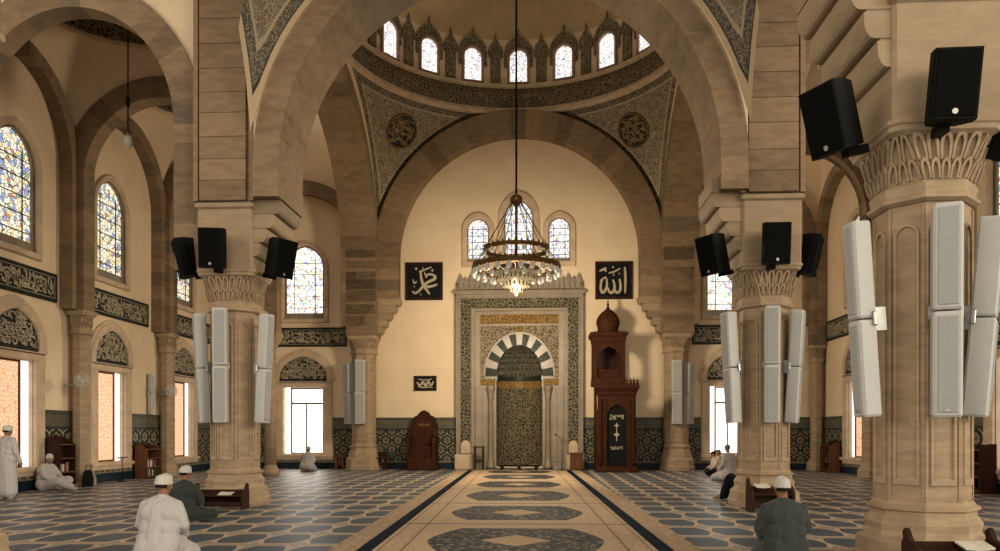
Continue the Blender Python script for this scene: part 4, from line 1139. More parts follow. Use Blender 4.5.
# ------------------------------------------------------------------ preacher's chair
def pulpit_chair():
    y = 31.25; c = at_y(422.5, 400, y)
    o = thing('pulpit_chair', 'high-backed dark carved wooden pulpit chair left of the mihrab', 'chair', (c.x, y, 0), kind='thing')
    P = lambda s, z, n=0.0: Vector((s, -n, z))
    m = MB(); m.bbox((-.62, -.55, 0), (.62, .55, .14), .02); m.build('base', M['wood'], o)
    m = MB(); m.bbox((-.5, -.78, 0), (.5, -.52, .24), .015); m.bbox((-.5, -.6, .2), (.5, -.34, .48), .015); m.build('steps', M['wood'], o)
    m = MB(); m.bbox((-.48, -.36, .12), (.48, .45, .95), .015); m.ringframe(rect(-.4, .4, .5, .92), rect(-.34, .34, .56, .86), P, .35, .39, bev=.01); m.build('seat_box', M['wood'], o)
    for s in (-1, 1):
        m = MB(); prof = [(-.52, .12), (.5, .12), (.5, 1.7), (.25, 1.66), (.12, 1.42), (-.2, 1.38), (-.42, 1.30), (-.52, 1.1)]
        m.prism(prof, lambda a, b, d, s=s: Vector((s*.53+d, a, b)), -.05, .05)
        m.lathe([(.05, 1.36), (.07, 1.42), (.04, 1.47), (.06, 1.53), (.01, 1.6)], 10, M=Matrix.Translation((s*.53, -.36, 0))); m.build('side_panel', M['wood'], o)
    back = [(-.58, .12), (.58, .12), (.58, 1.88), (.50, 1.95), (.50, 2.1), (.40, 2.2), (.28, 2.24), (.2, 2.36), (.1, 2.42), (0, 2.47), (-.1, 2.42), (-.2, 2.36), (-.28, 2.24), (-.40, 2.2), (-.50, 2.1), (-.50, 1.95), (-.58, 1.88)]
    m = MB(); m.prism(back, lambda a, b, d: Vector((a, .42+d, b)), 0, .09); m.build('back', M['wood'], o)
    m = MB(); m.ringframe([(a*.9, b*.97+.0) for a, b in back], [(a*.8, b*.93+.02) for a, b in back], lambda a, b, d: Vector((a, .42-d, b)), -.01, .03); m.build('back_moulding', M['wood_dk'], o)
    m = MB(); m.bbox((-.26, .38, 1.78), (.26, .42, 1.90), .01); m.build('plaque', M['wood_md'], o)
pulpit_chair()

# ------------------------------------------------------------------ chandelier
def chandelier():
    cx = at_y(516.3, 260, YC).x; k = F/ (YC*1.0)
    zz = lambda y: at_y(516, y, YC).z
    o = thing('chandelier', 'large round brass and crystal chandelier with rings of glass lamps hanging before the mihrab', 'chandelier', (cx, YC, zz(270)), kind='thing')
    z0 = zz(270); Z = lambda y: zz(y)-z0
    m = MB(); m.tube([(0, 0, Z(198)), (0, 0, 24.0-z0)], .035, 8); m.build('cable', M['black'], o)
    m = MB(); m.lathe([(.03, Z(194)), (.16, Z(196)), (.22, Z(199)), (.20, Z(202)), (.12, Z(204)), (.05, Z(207)), (.04, Z(268))], 16); m.build('crown', M['brass'], o)
    def hoop(r, za, zb, name, t=.05):
        m = MB(); n = 64
        ring = lambda q, z: [(q*math.cos(2*pi*i/n), q*math.sin(2*pi*i/n), z) for i in range(n)]
        m.loft([ring(r, za), ring(r+.03, (za+zb)/2), ring(r, zb), ring(r-t, zb), ring(r-t, za), ring(r, za)], caps=False)
        for i in range(32):
            a = 2*pi*i/32; m.lathe([(.02, zb), (.035, zb+.03), (.01, zb+.09)], 6, M=Matrix.Translation(((r-t/2)*math.cos(a), (r-t/2)*math.sin(a), 0)))
        m.build(name, M['brass'], o)
    hoop(1.10, Z(252), Z(248), 'upper_hoop'); hoop(1.48, Z(270.5), Z(265.5), 'lower_hoop', .07)
    m = MB()
    for i in range(12):
        a = 2*pi*i/12; ca, sa = math.cos(a), math.sin(a)
        m.tube([(.16*ca, .16*sa, Z(202)), (1.09*ca, 1.09*sa, Z(249))], .013, 5)
        m.tube([(1.09*ca, 1.09*sa, Z(250)), (1.46*ca, 1.46*sa, Z(266))], .014, 5)
        m.tube([(.75*ca, .75*sa, Z(273)), (1.46*ca, 1.46*sa, Z(269))], .018, 5)
    m.build('suspension_rods', M['brass'], o)
    m = MB(); m.lathe([(.78, Z(268)), (.82, Z(271)), (.76, Z(274)), (.66, Z(277)), (.62, Z(280)), (.46, Z(283.5)), (.42, Z(286)), (.24, Z(289)), (.18, Z(291)), (.07, Z(293)), (.05, Z(295.5)), (.0, Z(297))], 32)
    m.build('crystal_bowl', M['crystal'], o)
    m = MB()
    for r, z in ((.80, 271.5), (.64, 278.5), (.44, 285), (.21, 290)):
        n = int(r*44)
        for i in range(n):
            a = 2*pi*i/n; m.lathe([(.0, -.09), (.03, -.05), (.03, 0), (.0, .03)], 5, M=Matrix.Translation((r*1.02*math.cos(a), r*1.02*math.sin(a), Z(z))))
    m.build('crystal_drops', M['crystal'], o)
    def lamps(n, r, z, s):
        first = None
        for i in range(n):
            a = 2*pi*(i+.5)/n
            if first is None:
                mm = MB(); mm.lathe([(.02*s, .05*s), (.05*s, .0), (.10*s, -.06*s), (.115*s, -.16*s), (.09*s, -.25*s), (.03*s, -.30*s), (.0, -.31*s)], 10); l = mm.build('glass_lamp', M['glass_lamp'], o)
                first = l
            else:
                l = first.copy(); COL.objects.link(l); l.parent = o
            l.location = (r*math.cos(a), r*math.sin(a), z)
    lamps(24, 1.46, Z(270), .78); lamps(12, 1.10, Z(252), .62); lamps(12, 1.12, Z(274), .7)
chandelier()
def pendant():
    p = at_y(128, 141, 19.6)
    o = thing('pendant_lamp', 'small pale pendant lamp on a long cord high in the left aisle', 'lamp', p)
    m = MB(); m.tube([(0, 0, .25), (0, 0, 14.6-p.z)], .018, 6); m.tube([(0, 0, .9), (0, 0, 1.15)], .05, 8); m.build('cord', M['black'], o)
    m = MB(); m.lathe([(.03, .30), (.07, .24), (.08, .16), (.05, .14)], 12); m.build('cap', M['brass'], o)
    m = MB(); m.lathe([(.05, .16), (.10, .08), (.11, -.05), (.08, -.16), (.0, -.2)], 14); m.build('glass_shade', M['plastic'], o)
pendant()

# ------------------------------------------------------------------ black loudspeakers on the piers
def speaker_mesh(o, w=.60, h=.90, d=.50):
    """front towards -y, origin at the centre"""
    tr = lambda f, y: [(-w/2*f, y, -h/2), (w/2*f, y, -h/2), (w/2*f, y, h/2), (-w/2*f, y, h/2)]
    m = MB(); m.loft([[Vector(p) for p in tr(.94, -d/2)], [Vector(p) for p in tr(1, -d/2+.03)], [Vector(p) for p in tr(1, -d*.1)], [Vector((p[0], p[1], p[2]*.93)) for p in tr(.62, d/2)]]); m.build('cabinet', M['speaker'], o)
    m = MB(); m.bbox((-w/2*.88, -d/2-.012, -h/2*.94), (w/2*.88, -d/2+.01, h/2*.94), .01); m.build('grille', M['grille'], o)
    m = MB(); m.prism([(.03*math.cos(2*pi*k/12), -h*.40+.03*math.sin(2*pi*k/12)) for k in range(12)], lambda a, b, n: Vector((a, -d/2-.012-n, b)), 0, .006); m.build('badge', M['steel'], o)
    m = MB(); m.bbox((-.06, d/2*.3, -h/2-.07), (.06, d/2+.20, -h/2+.03), .01); m.build('bracket', M['black'], o)
def hang_speaker(px, Y, yaw, tilt, roll, label, s=1.0):
    p = at_y(px[0], px[1], Y)
    o = thing('loudspeaker', label, 'loudspeaker', p, 0, 'black loudspeakers mounted on the pillars')
    o.rotation_mode = 'XYZ'
    R = Matrix.Rotation(math.radians(yaw), 4, 'Z') @ Matrix.Rotation(math.radians(tilt), 4, 'X') @ Matrix.Rotation(math.radians(roll), 4, 'Y')
    o.rotation_euler = R.to_euler(); speaker_mesh(o, .62*s, .94*s, .52*s)
hang_speaker((950, 89), NRY-.90, -8, 6, 3, 'black loudspeaker facing out from the front of the largest pillar', .76)
hang_speaker((834, 119), NRY-.40, -62, 17, 0, 'big black tilted loudspeaker on the left side of the largest pillar', .80)
hang_speaker((1003, 121), NRY-.30, 66, 14, 0, 'black loudspeaker cut off by the right edge of the picture', .80)
for nm, lab in (('left', 'left middle pillar'), ('right', 'right middle pillar')):
    if nm == 'left': pts = ((214.5, 249, Y1-.95, 0, 6, 2), (187.5, 258, Y1-.35, -58, 13, 0), (279.5, 258, Y1-.35, 58, 14, 0))
    else: pts = ((774.5, 244.5, Y1-.95, 0, 5, 0), (714, 254.5, Y1-.35, -58, 14, 0), (807.5, 255, Y1-.30, 66, 12, 0))
    for (x, y, YY, yaw, tl, ro), w in zip(pts, ('centre', 'left', 'right')):
        hang_speaker((x, y), YY, yaw, tl, ro, f'black loudspeaker on the {lab}, {w} one of its three', .86)

# ------------------------------------------------------------------ white speaker columns
def line_mesh(o, h=2.42, w=.29, d=.26):
    hh = h/2
    for k, (a, b) in enumerate(((-hh, -.01), (.01, hh))):
        m = MB(); m.bbox((-w/2, -d/2, a), (w/2, d/2, b), .025); m.build('cabinet', M['white'], o)
        m = MB(); m.bbox((-w/2+.045, -d/2-.012, a+.05), (w/2-.045, -d/2+.01, b-.05), .008); m.build('grille', M['white_gr'], o)
    m = MB(); m.bbox((-.03, -d/2-.016, -hh+.06), (.03, -d/2-.010, -hh+.09), .002); m.build('badge', M['steel'], o)
    m = MB(); m.bbox((-.05, d/2-.02, -.14), (.05, d/2+.16, .14), .01); m.bbox((-w/2-.03, d/2-.06, -.08), (w/2+.03, d/2-.01, .08), .01); m.build('bracket', M['steel'], o)
def column(px, Y, yaw, tilt, label, s=1.0):
    p = at_y(px[0], (px[1]+px[2])/2, Y); dy = ray(px[0])[1]; h = (px[2]-px[1])*(Y/dy)/F
    o = thing('speaker_column', label, 'speaker', p, 0, 'tall white speaker columns on the pillars')
    R = Matrix.Rotation(math.radians(yaw), 4, 'Z') @ Matrix.Rotation(math.radians(tilt), 4, 'X')
    o.rotation_euler = R.to_euler(); line_mesh(o, h*1.0, .30*s, .28*s)
column((946.5, 205.5, 417), NRY-.72, -20, 2, 'white speaker column on the front of the largest pillar', .96)
column((862, 223, 417), NRY-.50, -80, 3.8, 'white speaker column on the left side of the largest pillar', .78)
column((984, 219, 417), NRY-.50, 58, 4.5, 'white speaker column on the right side of the largest pillar, near the picture edge', .92)
column((220.5, 308.5, 422.5), Y1-.68, 12, 2, 'white speaker column on the front of the left middle pillar', .98)
column((202, 314, 423), Y1-.45, -55, 3, 'white speaker column on the left side of the left middle pillar', .85)
column((264.5, 314.5, 423), Y1-.45, 68, 3.4, 'white speaker column on the right side of the left middle pillar', .85)
column((772, 306.5, 422.5), Y1-.68, -10, 1.5, 'white speaker column on the front of the right middle pillar', .98)
column((731, 312.5, 423), Y1-.45, -68, 3.4, 'white speaker column on the left side of the right middle pillar', .9)
column((795, 310.5, 423), Y1-.45, 62, 3.4, 'white speaker column on the right side of the right middle pillar', .9)
column((360, 360, 424), 30.95, 10, 1, 'white speaker column on the right half of the left engaged pillar by the mihrab', 1.35)
column((349, 363.5, 424), 31.2, -35, 2, 'white speaker column on the left half of the left engaged pillar by the mihrab', 1.2)
column((677, 360.5, 424), 30.95, -10, 1, 'white speaker column on the left half of the right engaged pillar by the minbar', 1.35)
column((688.5, 363.5, 424), 31.2, 35, 2, 'white speaker column on the right half of the right engaged pillar by the minbar', 1.2)
p = at_x(151, 394, XL+.14)
column((151, 374, 414), p.y, 90, 0, 'white speaker column on the left wall beyond the middle window', .55)

# ------------------------------------------------------------------ wall fans
def fan(px, label):
    p = at_x(px[0], px[1], XL+.75)
    o = thing('wall_fan', label, 'fan', (p.x, p.y, p.z), math.radians(50), 'wall fans on the left wall')
    m = MB(); rings = 5
    for i in range(rings):
        r = .06+.21*i/(rings-1)
        for y in (-.10+.012*i, .04-.008*i): m.tube([(r*math.cos(2*pi*k/24), y, r*math.sin(2*pi*k/24)) for k in range(25)], .006, 4)
    for k in range(16):
        a = 2*pi*k/16; m.tube([(.05*math.cos(a), -.10, .05*math.sin(a)), (.27*math.cos(a), -.05, .27*math.sin(a)), (.27*math.cos(a), .0, .27*math.sin(a)), (.05*math.cos(a), .05, .05*math.sin(a))], .005, 4)
    m.build('cage', M['plastic'], o)
    o.scale = (.78, .78, .78)
    m = MB()
    for k in range(3):
        a = 2*pi*k/3; c, s = math.cos(a), math.sin(a); c2, s2 = math.cos(a+.7), math.sin(a+.7)
        m.add([(0.03*c, -.03, .03*s), (.22*c, -.055, .22*s), (.22*c2, -.01, .22*s2), (.03*c2, -.02, .03*s2)]+[(0.03*c, -.026, .03*s), (.22*c, -.051, .22*s), (.22*c2, -.006, .22*s2), (.03*c2, -.016, .03*s2)], [(0,1,2,3), (7,6,5,4), (0,1,5,4), (1,2,6,5), (2,3,7,6), (3,0,4,7)])
    m.build('blades', M['plastic'], o)
    m = MB(); m.tube([(0, -.05, 0), (0, .17, 0)], .07, 12); m.build('motor', M['plastic'], o)
    m = MB(); m.tube([(0, .12, 0), (-.02, .2, -.1), (-.25, .45, -.14), (-.42, .55, -.14)], .022, 8); m.build('arm', M['steel'], o)
fan((82, 381), 'pale wall fan above the seated man, nearest the camera')
fan((171, 391), 'pale wall fan farther along the left wall, beside the farthest lower window')

# ------------------------------------------------------------------ book cases and stands
def book_row(root_loc, rz, w, z, seed, group, where, d=.18):
    """books standing in a shelf; each a thing"""
    rnd = random.Random(seed); x = -w/2+.02; i = 0
    cols = [M['bk1'], M['bk2'], M['bk3'], M['page']]
    while x < w/2-.06:
        t = rnd.uniform(.03, .06); h = rnd.uniform(.20, .26); mt = rnd.choice(cols)
        m = MB(); m.bbox((x, -d/2, 0), (x+t, d/2, h), .004)
        o = m.build('book', mt, None); o.matrix_world = Matrix.Translation(root_loc) @ Matrix.Rotation(rz, 4, 'Z') @ Matrix.Translation((0, 0, z))
        tag(o, f'book {where}', 'book', group); x += t+.004; i += 1
M['bk1'] = simple('maroon_book_cover', (.10, .02, .02), .5, .1, 9); M['bk2'] = simple('green_book_cover', (.03, .07, .045), .5, .1, 9); M['bk3'] = simple('tan_book_cover', (.26, .17, .09), .5, .1, 9)
def bookcase(loc, rz, w, h, d, label, nsh=3, mat='wood_dk', top_rail=True, books=(), side='wood_dk'):
    o = thing('bookcase', label, 'bookcase', loc, rz)
    for s in (-1, 1):
        x0, x1 = sorted((s*w/2, s*(w/2-.04))); m = MB(); m.prism([(-d/2, 0), (d/2, 0), (d/2, h), (d*.1, h), (-d*.25, h-.08), (-d/2, h-.16)], lambda a, b, n, x0=x0, x1=x1: Vector((x0+(x1-x0)*n, a, b)), 0, 1); m.build('side_panel', M[side], o)
    m = MB(); m.box((-w/2+.03, d/2-.03, .05), (w/2-.03, d/2, h-.02)); m.build('back_panel', M[mat], o)
    zs = [.06+(h-.22)*i/nsh for i in range(nsh+1)]
    for i, z in enumerate(zs):
        m = MB(); m.bbox((-w/2+.035, -d/2+.01, z-.015), (w/2-.035, d/2-.02, z+.015), .005); m.build('shelf', M['wood_md'], o)
    if top_rail:
        m = MB(); m.prism([(-w/2, h-.02), (w/2, h-.02), (w/2, h+.05), (w*.25, h+.06), (0, h+.13), (-w*.25, h+.06), (-w/2, h+.05)], lambda a, b, n: Vector((a, d/2-.03+n, b)), 0, .03); m.build('crest_rail', M[mat], o)
    for sh, wd, off, seed, grp, where in books:
        R = Matrix.Rotation(rz, 4, 'Z') @ Vector((off, .02, 0))
        book_row(Vector(loc)+R, rz, wd, zs[sh]+.017, seed, grp, where, d*.55)
    return o
pB = floor_at(64, 488.0)
bookcase((-13.2, 20.45, 0), math.radians(90), .72, 1.36, .36, 'dark wooden bookcase behind the man seated against the left wall', 3, books=((0, .4, -.05, 3, 'books in the case behind the seated man', 'on the bottom shelf behind the seated man'), (1, .3, .08, 4, 'books in the upper shelf behind the seated man', 'on the middle shelf behind the seated man')))
bookcase((-13.2, 25.15, 0), math.radians(90), 1.0, 1.12, .42, 'open brown bookcase under the left wall between the two farther lower windows', 3, side='wood_md', books=((0, .7, 0, 5, 'books in the case between the windows', 'on the bottom shelf of the brown case by the left wall'), (1, .6, .05, 6, 'books in the middle shelf between the windows', 'on the middle shelf of the brown case by the left wall')))
bookcase((11.17, 30.1, 0), math.radians(-90), .95, 1.15, .42, 'reddish wooden cabinet in the far right corner', 3, side='wood_md', books=((1, .5, 0, 7, 'books in the corner cabinet', 'inside the reddish cabinet in the far right corner'),))
pR = floor_at(993, 492)
bookcase((11.15, 20.3, 0), math.radians(-90), 1.3, 1.25, .42, 'dark open bookcase at the right edge behind the largest pillar', 3, top_rail=False, books=((0, .5, -.3, 8, 'books in the case at the right edge', 'on the bottom shelf of the dark case at the right edge'), (2, .4, -.35, 9, 'books in the top shelf at the right edge', 'on the top shelf of the dark case at the right edge')))
def book_bench(loc, rz, w, h, d, label, paper):
    """low bench rack with scrolled end boards that holds open books"""
    o = thing('book_bench', label, 'book rack', loc, rz)
    for s in (-1, 1):
        prof = [(-d/2, 0), (d/2, 0), (d/2, h*.72), (d*.40, h*.80), (d*.45, h*.92), (d*.30, h), (d*.18, h*.90), (d*.05, h*.78), (-d*.22, h*.74), (-d*.38, h*.68), (-d/2, h*.56)]
        m = MB(); m.prism(prof, lambda a, b, n, s=s: Vector((s*w/2+n, a, b)), -.025, .025); m.build('end_board', M['wood_dk'], o)
    m = MB(); m.box((-w/2, d/2-.06, h*.2), (w/2, d/2-.03, h*.74)); m.build('back_board', M['wood_dk'], o)
    m = MB(); m.loft([[(x, -d/2+.02, h*.50+q) , (x, d/2-.05, h*.62+q), (x, d/2-.05, h*.65+q), (x, -d/2+.02, h*.53+q)] for x, q in ((-w/2+.02, 0), (w/2-.02, 0))]); m.build('sloping_top', M['wood_dk'], o)
    m = MB(); m.box((-w/2, -d/2+.02, h*.12), (w/2, d/2-.04, h*.17)); m.build('shelf', M['wood_dk'], o)
    m = MB(); m.box((-w/2, -d/2+.0, h*.17), (w/2, -d/2+.025, h*.30)); m.build('front_rail', M['wood_dk'], o)
    R = Matrix.Translation(loc) @ Matrix.Rotation(rz, 4, 'Z')
    if paper:
        x, zz, bw = paper
        m = MB(); m.loft([[(x-bw/2, -.10, 0), (x, -.10, -.012), (x+bw/2, -.10, 0), (x+bw/2, -.10, .02), (x, -.10, .012), (x-bw/2, -.10, .02)], [(x-bw/2, .10, 0), (x, .10, -.012), (x+bw/2, .10, 0), (x+bw/2, .10, .02), (x, .10, .012), (x-bw/2, .10, .02)]])
        b = m.build('open_book', M['page'], None); b.matrix_world = R @ Matrix.Translation((0, 0, zz)) @ Matrix.Rotation(math.radians(14), 4, 'X')
        tag(b, 'open book with pale pages on the rack ' + label[label.find('rack ')+5:], 'book')
    return o
c = floor_at(218, 509.5); book_bench((c.x, c.y+.1, 0), 0, 1.02, .52, .34, 'low dark wooden book rack in front of the left middle pillar', (.12, .30, .28))
c = floor_at(771, 512); book_bench((c.x, c.y+.05, 0), math.radians(6), .80, .66, .34, 'low dark wooden book rack before the right middle pillar', (-.17, .50, .28))
c = at_y(955, 551, NRY-1.25); book_bench((c.x, NRY-1.25, 0), math.radians(3), .86, .56, .36, 'low dark wooden book rack at the foot of the largest pillar', (.20, .385, .30))
# small things by the back wall
def stool(px, Y, w, h, d, label, mat, cat='stool', rail=True):
    p = floor_at(px, 469); c = at_y(px, 469, Y)
    o = thing('stool', label, cat, (c.x, Y, 0 if px != 479 else .0145))
    for sx in (-1, 1):
        for sy in (-1, 1):
            m = MB(); m.bbox((sx*w/2-.03, sy*d/2-.03, 0), (sx*w/2+.03, sy*d/2+.03, h-.03), .006); m.build('leg', M[mat], o)
    m = MB(); m.bbox((-w/2-.05, -d/2-.05, h-.05), (w/2+.05, d/2+.05, h), .012); m.build('top', M[mat], o)
    if rail:
        for y in (-d/2, d/2):
            m = MB(); m.box((-w/2, y-.015, h*.35), (w/2, y+.015, h*.42)); m.build('stretcher', M[mat], o)
    return o
stool(340, 31.4, .28, .55, .28, 'small light wooden stool between the bright window and the left engaged pillar', 'wood_md')
o = stool(381, 31.4, .40, .50, .34, 'low dark stool with a backrest right of the left engaged pillar', 'wood_dk', 'chair')
m = MB(); m.box((-.22, .15, .5), (.22, .19, .72)); m.build('backrest', M['wood_dk'], o)
stool(479, 31.1, .34, .95, .30, 'tall narrow dark stand just left of the mihrab niche', 'wood_dk', 'stand')
def crate(px, Y, w, h, d, label):
    c = at_y(px, 469, Y); o = thing('wooden_chest', label, 'chest', (c.x, Y, 0))
    m = MB(); m.bbox((-w/2, -d/2, .03), (w/2, d/2, h-.06), .012); m.ringframe(rect(-w/2+.03, w/2-.03, .07, h-.10), rect(-w/2+.09, w/2-.09, .13, h-.16), lambda a, b, n: Vector((a, -d/2-n, b)), -.01, .02); m.build('body', M['wood_md'], o)
    m = MB(); m.bbox((-w/2-.02, -d/2-.02, h-.07), (w/2+.02, d/2+.02, h), .012); m.build('lid', M['wood_md'], o)
crate(576.5, 31.0, .52, .72, .4, 'small brown wooden chest between the mihrab and the minbar')
def mic_stand(loc, rz, h, label, boom=True):
    o = thing('microphone_stand', label, 'microphone stand', loc, rz)
    m = MB(); m.lathe([(.14, 0), (.14, .02), (.03, .04)], 16); m.build('base', M['black'], o)
    m = MB(); m.tube([(0, 0, .02), (0, 0, h)], .014, 8); m.build('pole', M['black'], o)
    if boom:
        m = MB(); m.tube([(.18, 0, h-.10), (-.22, 0, h+.16)], .011, 6); m.build('boom', M['black'], o)
        m = MB(); m.tube([(-.22, 0, h+.16), (-.30, 0, h+.20)], .028, 8); m.build('microphone', M['black'], o)
    else:
        m = MB(); m.box((-.30, -.02, h-.01), (.30, .02, h+.02)); m.build('crossbar', M['black'], o)
c = at_y(562, 469, 30.9); mic_stand((c.x, 30.9, .0145), 0, 1.25, 'black microphone stand with angled boom at the right of the mihrab')
c = floor_at(102.5, 480); mic_stand((XL+.55, 23.2, 0), math.radians(90), .75, 'thin black T-shaped stand below the middle window of the left wall', False)
# low rail in the niche mouth
o = thing('floor_rail', 'low dark rail lying at the foot of the mihrab niche', 'rail', (MX, YB-.65, 0))
m = MB(); m.tube([(-.85, 0, .16), (.85, 0, .16)], .035, 8); m.build('bar', M['black'], o)
for x in (-.7, 0, .7):
    m = MB(); m.bbox((x-.07, -.14, 0), (x+.07, .14, .14), .02); m.build('foot', M['black'], o)
# bag and shoes near the seated man
c = floor_at(80.5, 486.5)
o = thing('shoulder_bag', 'upright black bag standing beyond the feet of the seated man', 'bag', (c.x+.25, c.y-.05, 0), .4)
m = MB(); m.loft([[( -.13, -.08, 0), (.13, -.08, 0), (.13, .08, 0), (-.13, .08, 0)], [(-.15, -.10, .15), (.15, -.10, .15), (.15, .10, .15), (-.15, .10, .15)], [(-.11, -.06, .42), (.11, -.06, .42), (.11, .06, .42), (-.11, .06, .42)], [(-.06, -.02, .48), (.06, -.02, .48), (.06, .02, .48), (-.06, .02, .48)]]); m.build('body', M['c_black'], o)
m = MB(); m.tube(catmull([(-.07, 0, .45), (-.05, 0, .58), (.05, 0, .58), (.07, 0, .45)], 4), .012, 6); m.build('strap', M['c_black'], o)
# ------------------------------------------------------------------ people
def cap_geo(mb, p0, r0, p1, r1, n=14):
    p0 = Vector(p0); p1 = Vector(p1); d = p1-p0; L = d.length
    q = d.to_track_quat('Z', 'Y').to_matrix().to_4x4() if L > 1e-6 else Matrix.Identity(4)
    Mx = Matrix.Translation(p0) @ q
    prof = [(r0*math.sin(a*pi/10), -r0*math.cos(a*pi/10)) for a in range(0, 6)] + [(r1*math.sin(a*pi/10), L+r1*-math.cos(a*pi/10)) for a in range(5, 11)]
    prof = [(max(r, .0004), z) for r, z in prof]
    mb.lathe(prof, n, M=Mx)
def ell_geo(mb, c, r, rot=None, n=18):
    Mx = Matrix.Translation(Vector(c)) @ (rot.to_4x4() if rot is not None else Matrix.Identity(4)) @ Matrix.Diagonal((r[0], r[1], r[2], 1))
    mb.lathe([(max(math.sin(a*pi/12), .002), -math.cos(a*pi/12)) for a in range(13)], n, M=Mx)
def blob(name, prims, voxel, mat, parent, smooth=5, cuts=()):
    mb = MB()
    for p in prims:
        if p[0] == 'c': cap_geo(mb, *p[1:])
        elif p[0] == 'l':       # chain of capsules (points with radii)
            for (a, ra), (b, rb) in zip(p[1][:-1], p[1][1:]): cap_geo(mb, a, ra, b, rb)
        else: ell_geo(mb, *p[1:])
    me = bpy.data.meshes.new('tmp'); me.from_pydata(mb.v, [], mb.f)
    o = bpy.data.objects.new('tmp', me); COL.objects.link(o)
    r = o.modifiers.new('r', 'REMESH'); r.mode = 'VOXEL'; r.voxel_size = voxel
    s = o.modifiers.new('s', 'SMOOTH'); s.factor = .5; s.iterations = smooth
    dg = bpy.context.evaluated_depsgraph_get(); dg.update()
    me2 = bpy.data.meshes.new_from_object(o.evaluated_get(dg)); me2.name = name
    bpy.data.objects.remove(o); me2.materials.clear(); me2.materials.append(mat)
    me2.polygons.foreach_set('use_smooth', [True]*len(me2.polygons))
    o2 = bpy.data.objects.new(name, me2); COL.objects.link(o2); o2.parent = parent
    return o2
def hand(prims, wrist, d, palm_n, side, curl=.4):
    """palm and five bent fingers; d = pointing direction, palm_n = palm normal, side=+1/-1 puts the thumb"""
    w = Vector(wrist); d = Vector(d).normalized(); n = Vector(palm_n); n = (n - d*n.dot(d)).normalized(); s = d.cross(n)*side
    pc = w + d*.05
    for k in (-.024, -.008, .008, .024): prims.append(('c', w+d*.012+s*k*.7, .016, w+d*.088+s*k*1.15, .0125))
    for i, (k, L) in enumerate(((.029, .070), (.010, .080), (-.010, .074), (-.029, .058))):
        a = w+d*.090+s*k; c1 = curl*(.8+.12*i); u1 = (d*math.cos(c1)+n*math.sin(c1)); u2 = (d*math.cos(c1*2.0)+n*math.sin(c1*2.0)); u3 = (d*math.cos(c1*2.8)+n*math.sin(c1*2.8))
        b = a+u1*L*.45; c = b+u2*L*.32; e = c+u3*L*.23
        prims.append(('l', [(a, .0098), (b, .0092), (c, .0085), (e, .0075)]))
    a = w+d*.028+s*.030; u = (d*.62+s*.7+n*.25).normalized(); b = a+u*.042; c = b+(d*.9+s*.25+n*.35).normalized()*.032
    prims.append(('l', [(a, .0145), (b, .0115), (c, .009)]))
def head(prims, hc, fwd, up=(0,0,1)):
    """head of 0.23 m centred at hc looking along fwd; returns basis"""
    f = Vector(fwd).normalized(); u = Vector(up); u = (u-f*u.dot(f)).normalized(); r = f.cross(u)
    B = Matrix((r, f, u)).transposed()
    W = lambda x, y, z: Vector(hc)+B @ Vector((x, y, z))
    prims += [('e', W(0, -.008, .022), (.077, .098, .098), B), ('e', W(0, .018, -.03), (.062, .075, .085), B), ('e', W(0, .045, -.078), (.042, .042, .034), B),
              ('l', [(W(0, .088, .012), .010), (W(0, .104, -.022), .014)]), ('c', W(-.014, .094, -.026), .010, W(.014, .094, -.026), .010),
              ('c', W(-.034, .078, .026), .014, W(-.014, .088, .026), .012), ('c', W(.034, .078, .026), .014, W(.014, .088, .026), .012),
              ('c', W(-.022, .083, -.056), .008, W(.022, .083, -.056), .008), ('c', W(-.018, .081, -.067), .009, W(.018, .081, -.067), .009),
              ('e', W(-.042, .064, -.02), (.024, .024, .022), B), ('e', W(.042, .064, -.02), (.024, .024, .022), B)]
    for s in (-1, 1):
        prims += [('l', [(W(s*.078, -.012, .022), .009), (W(s*.084, -.018, .0), .012), (W(s*.078, -.008, -.028), .008)])]
    return W, B
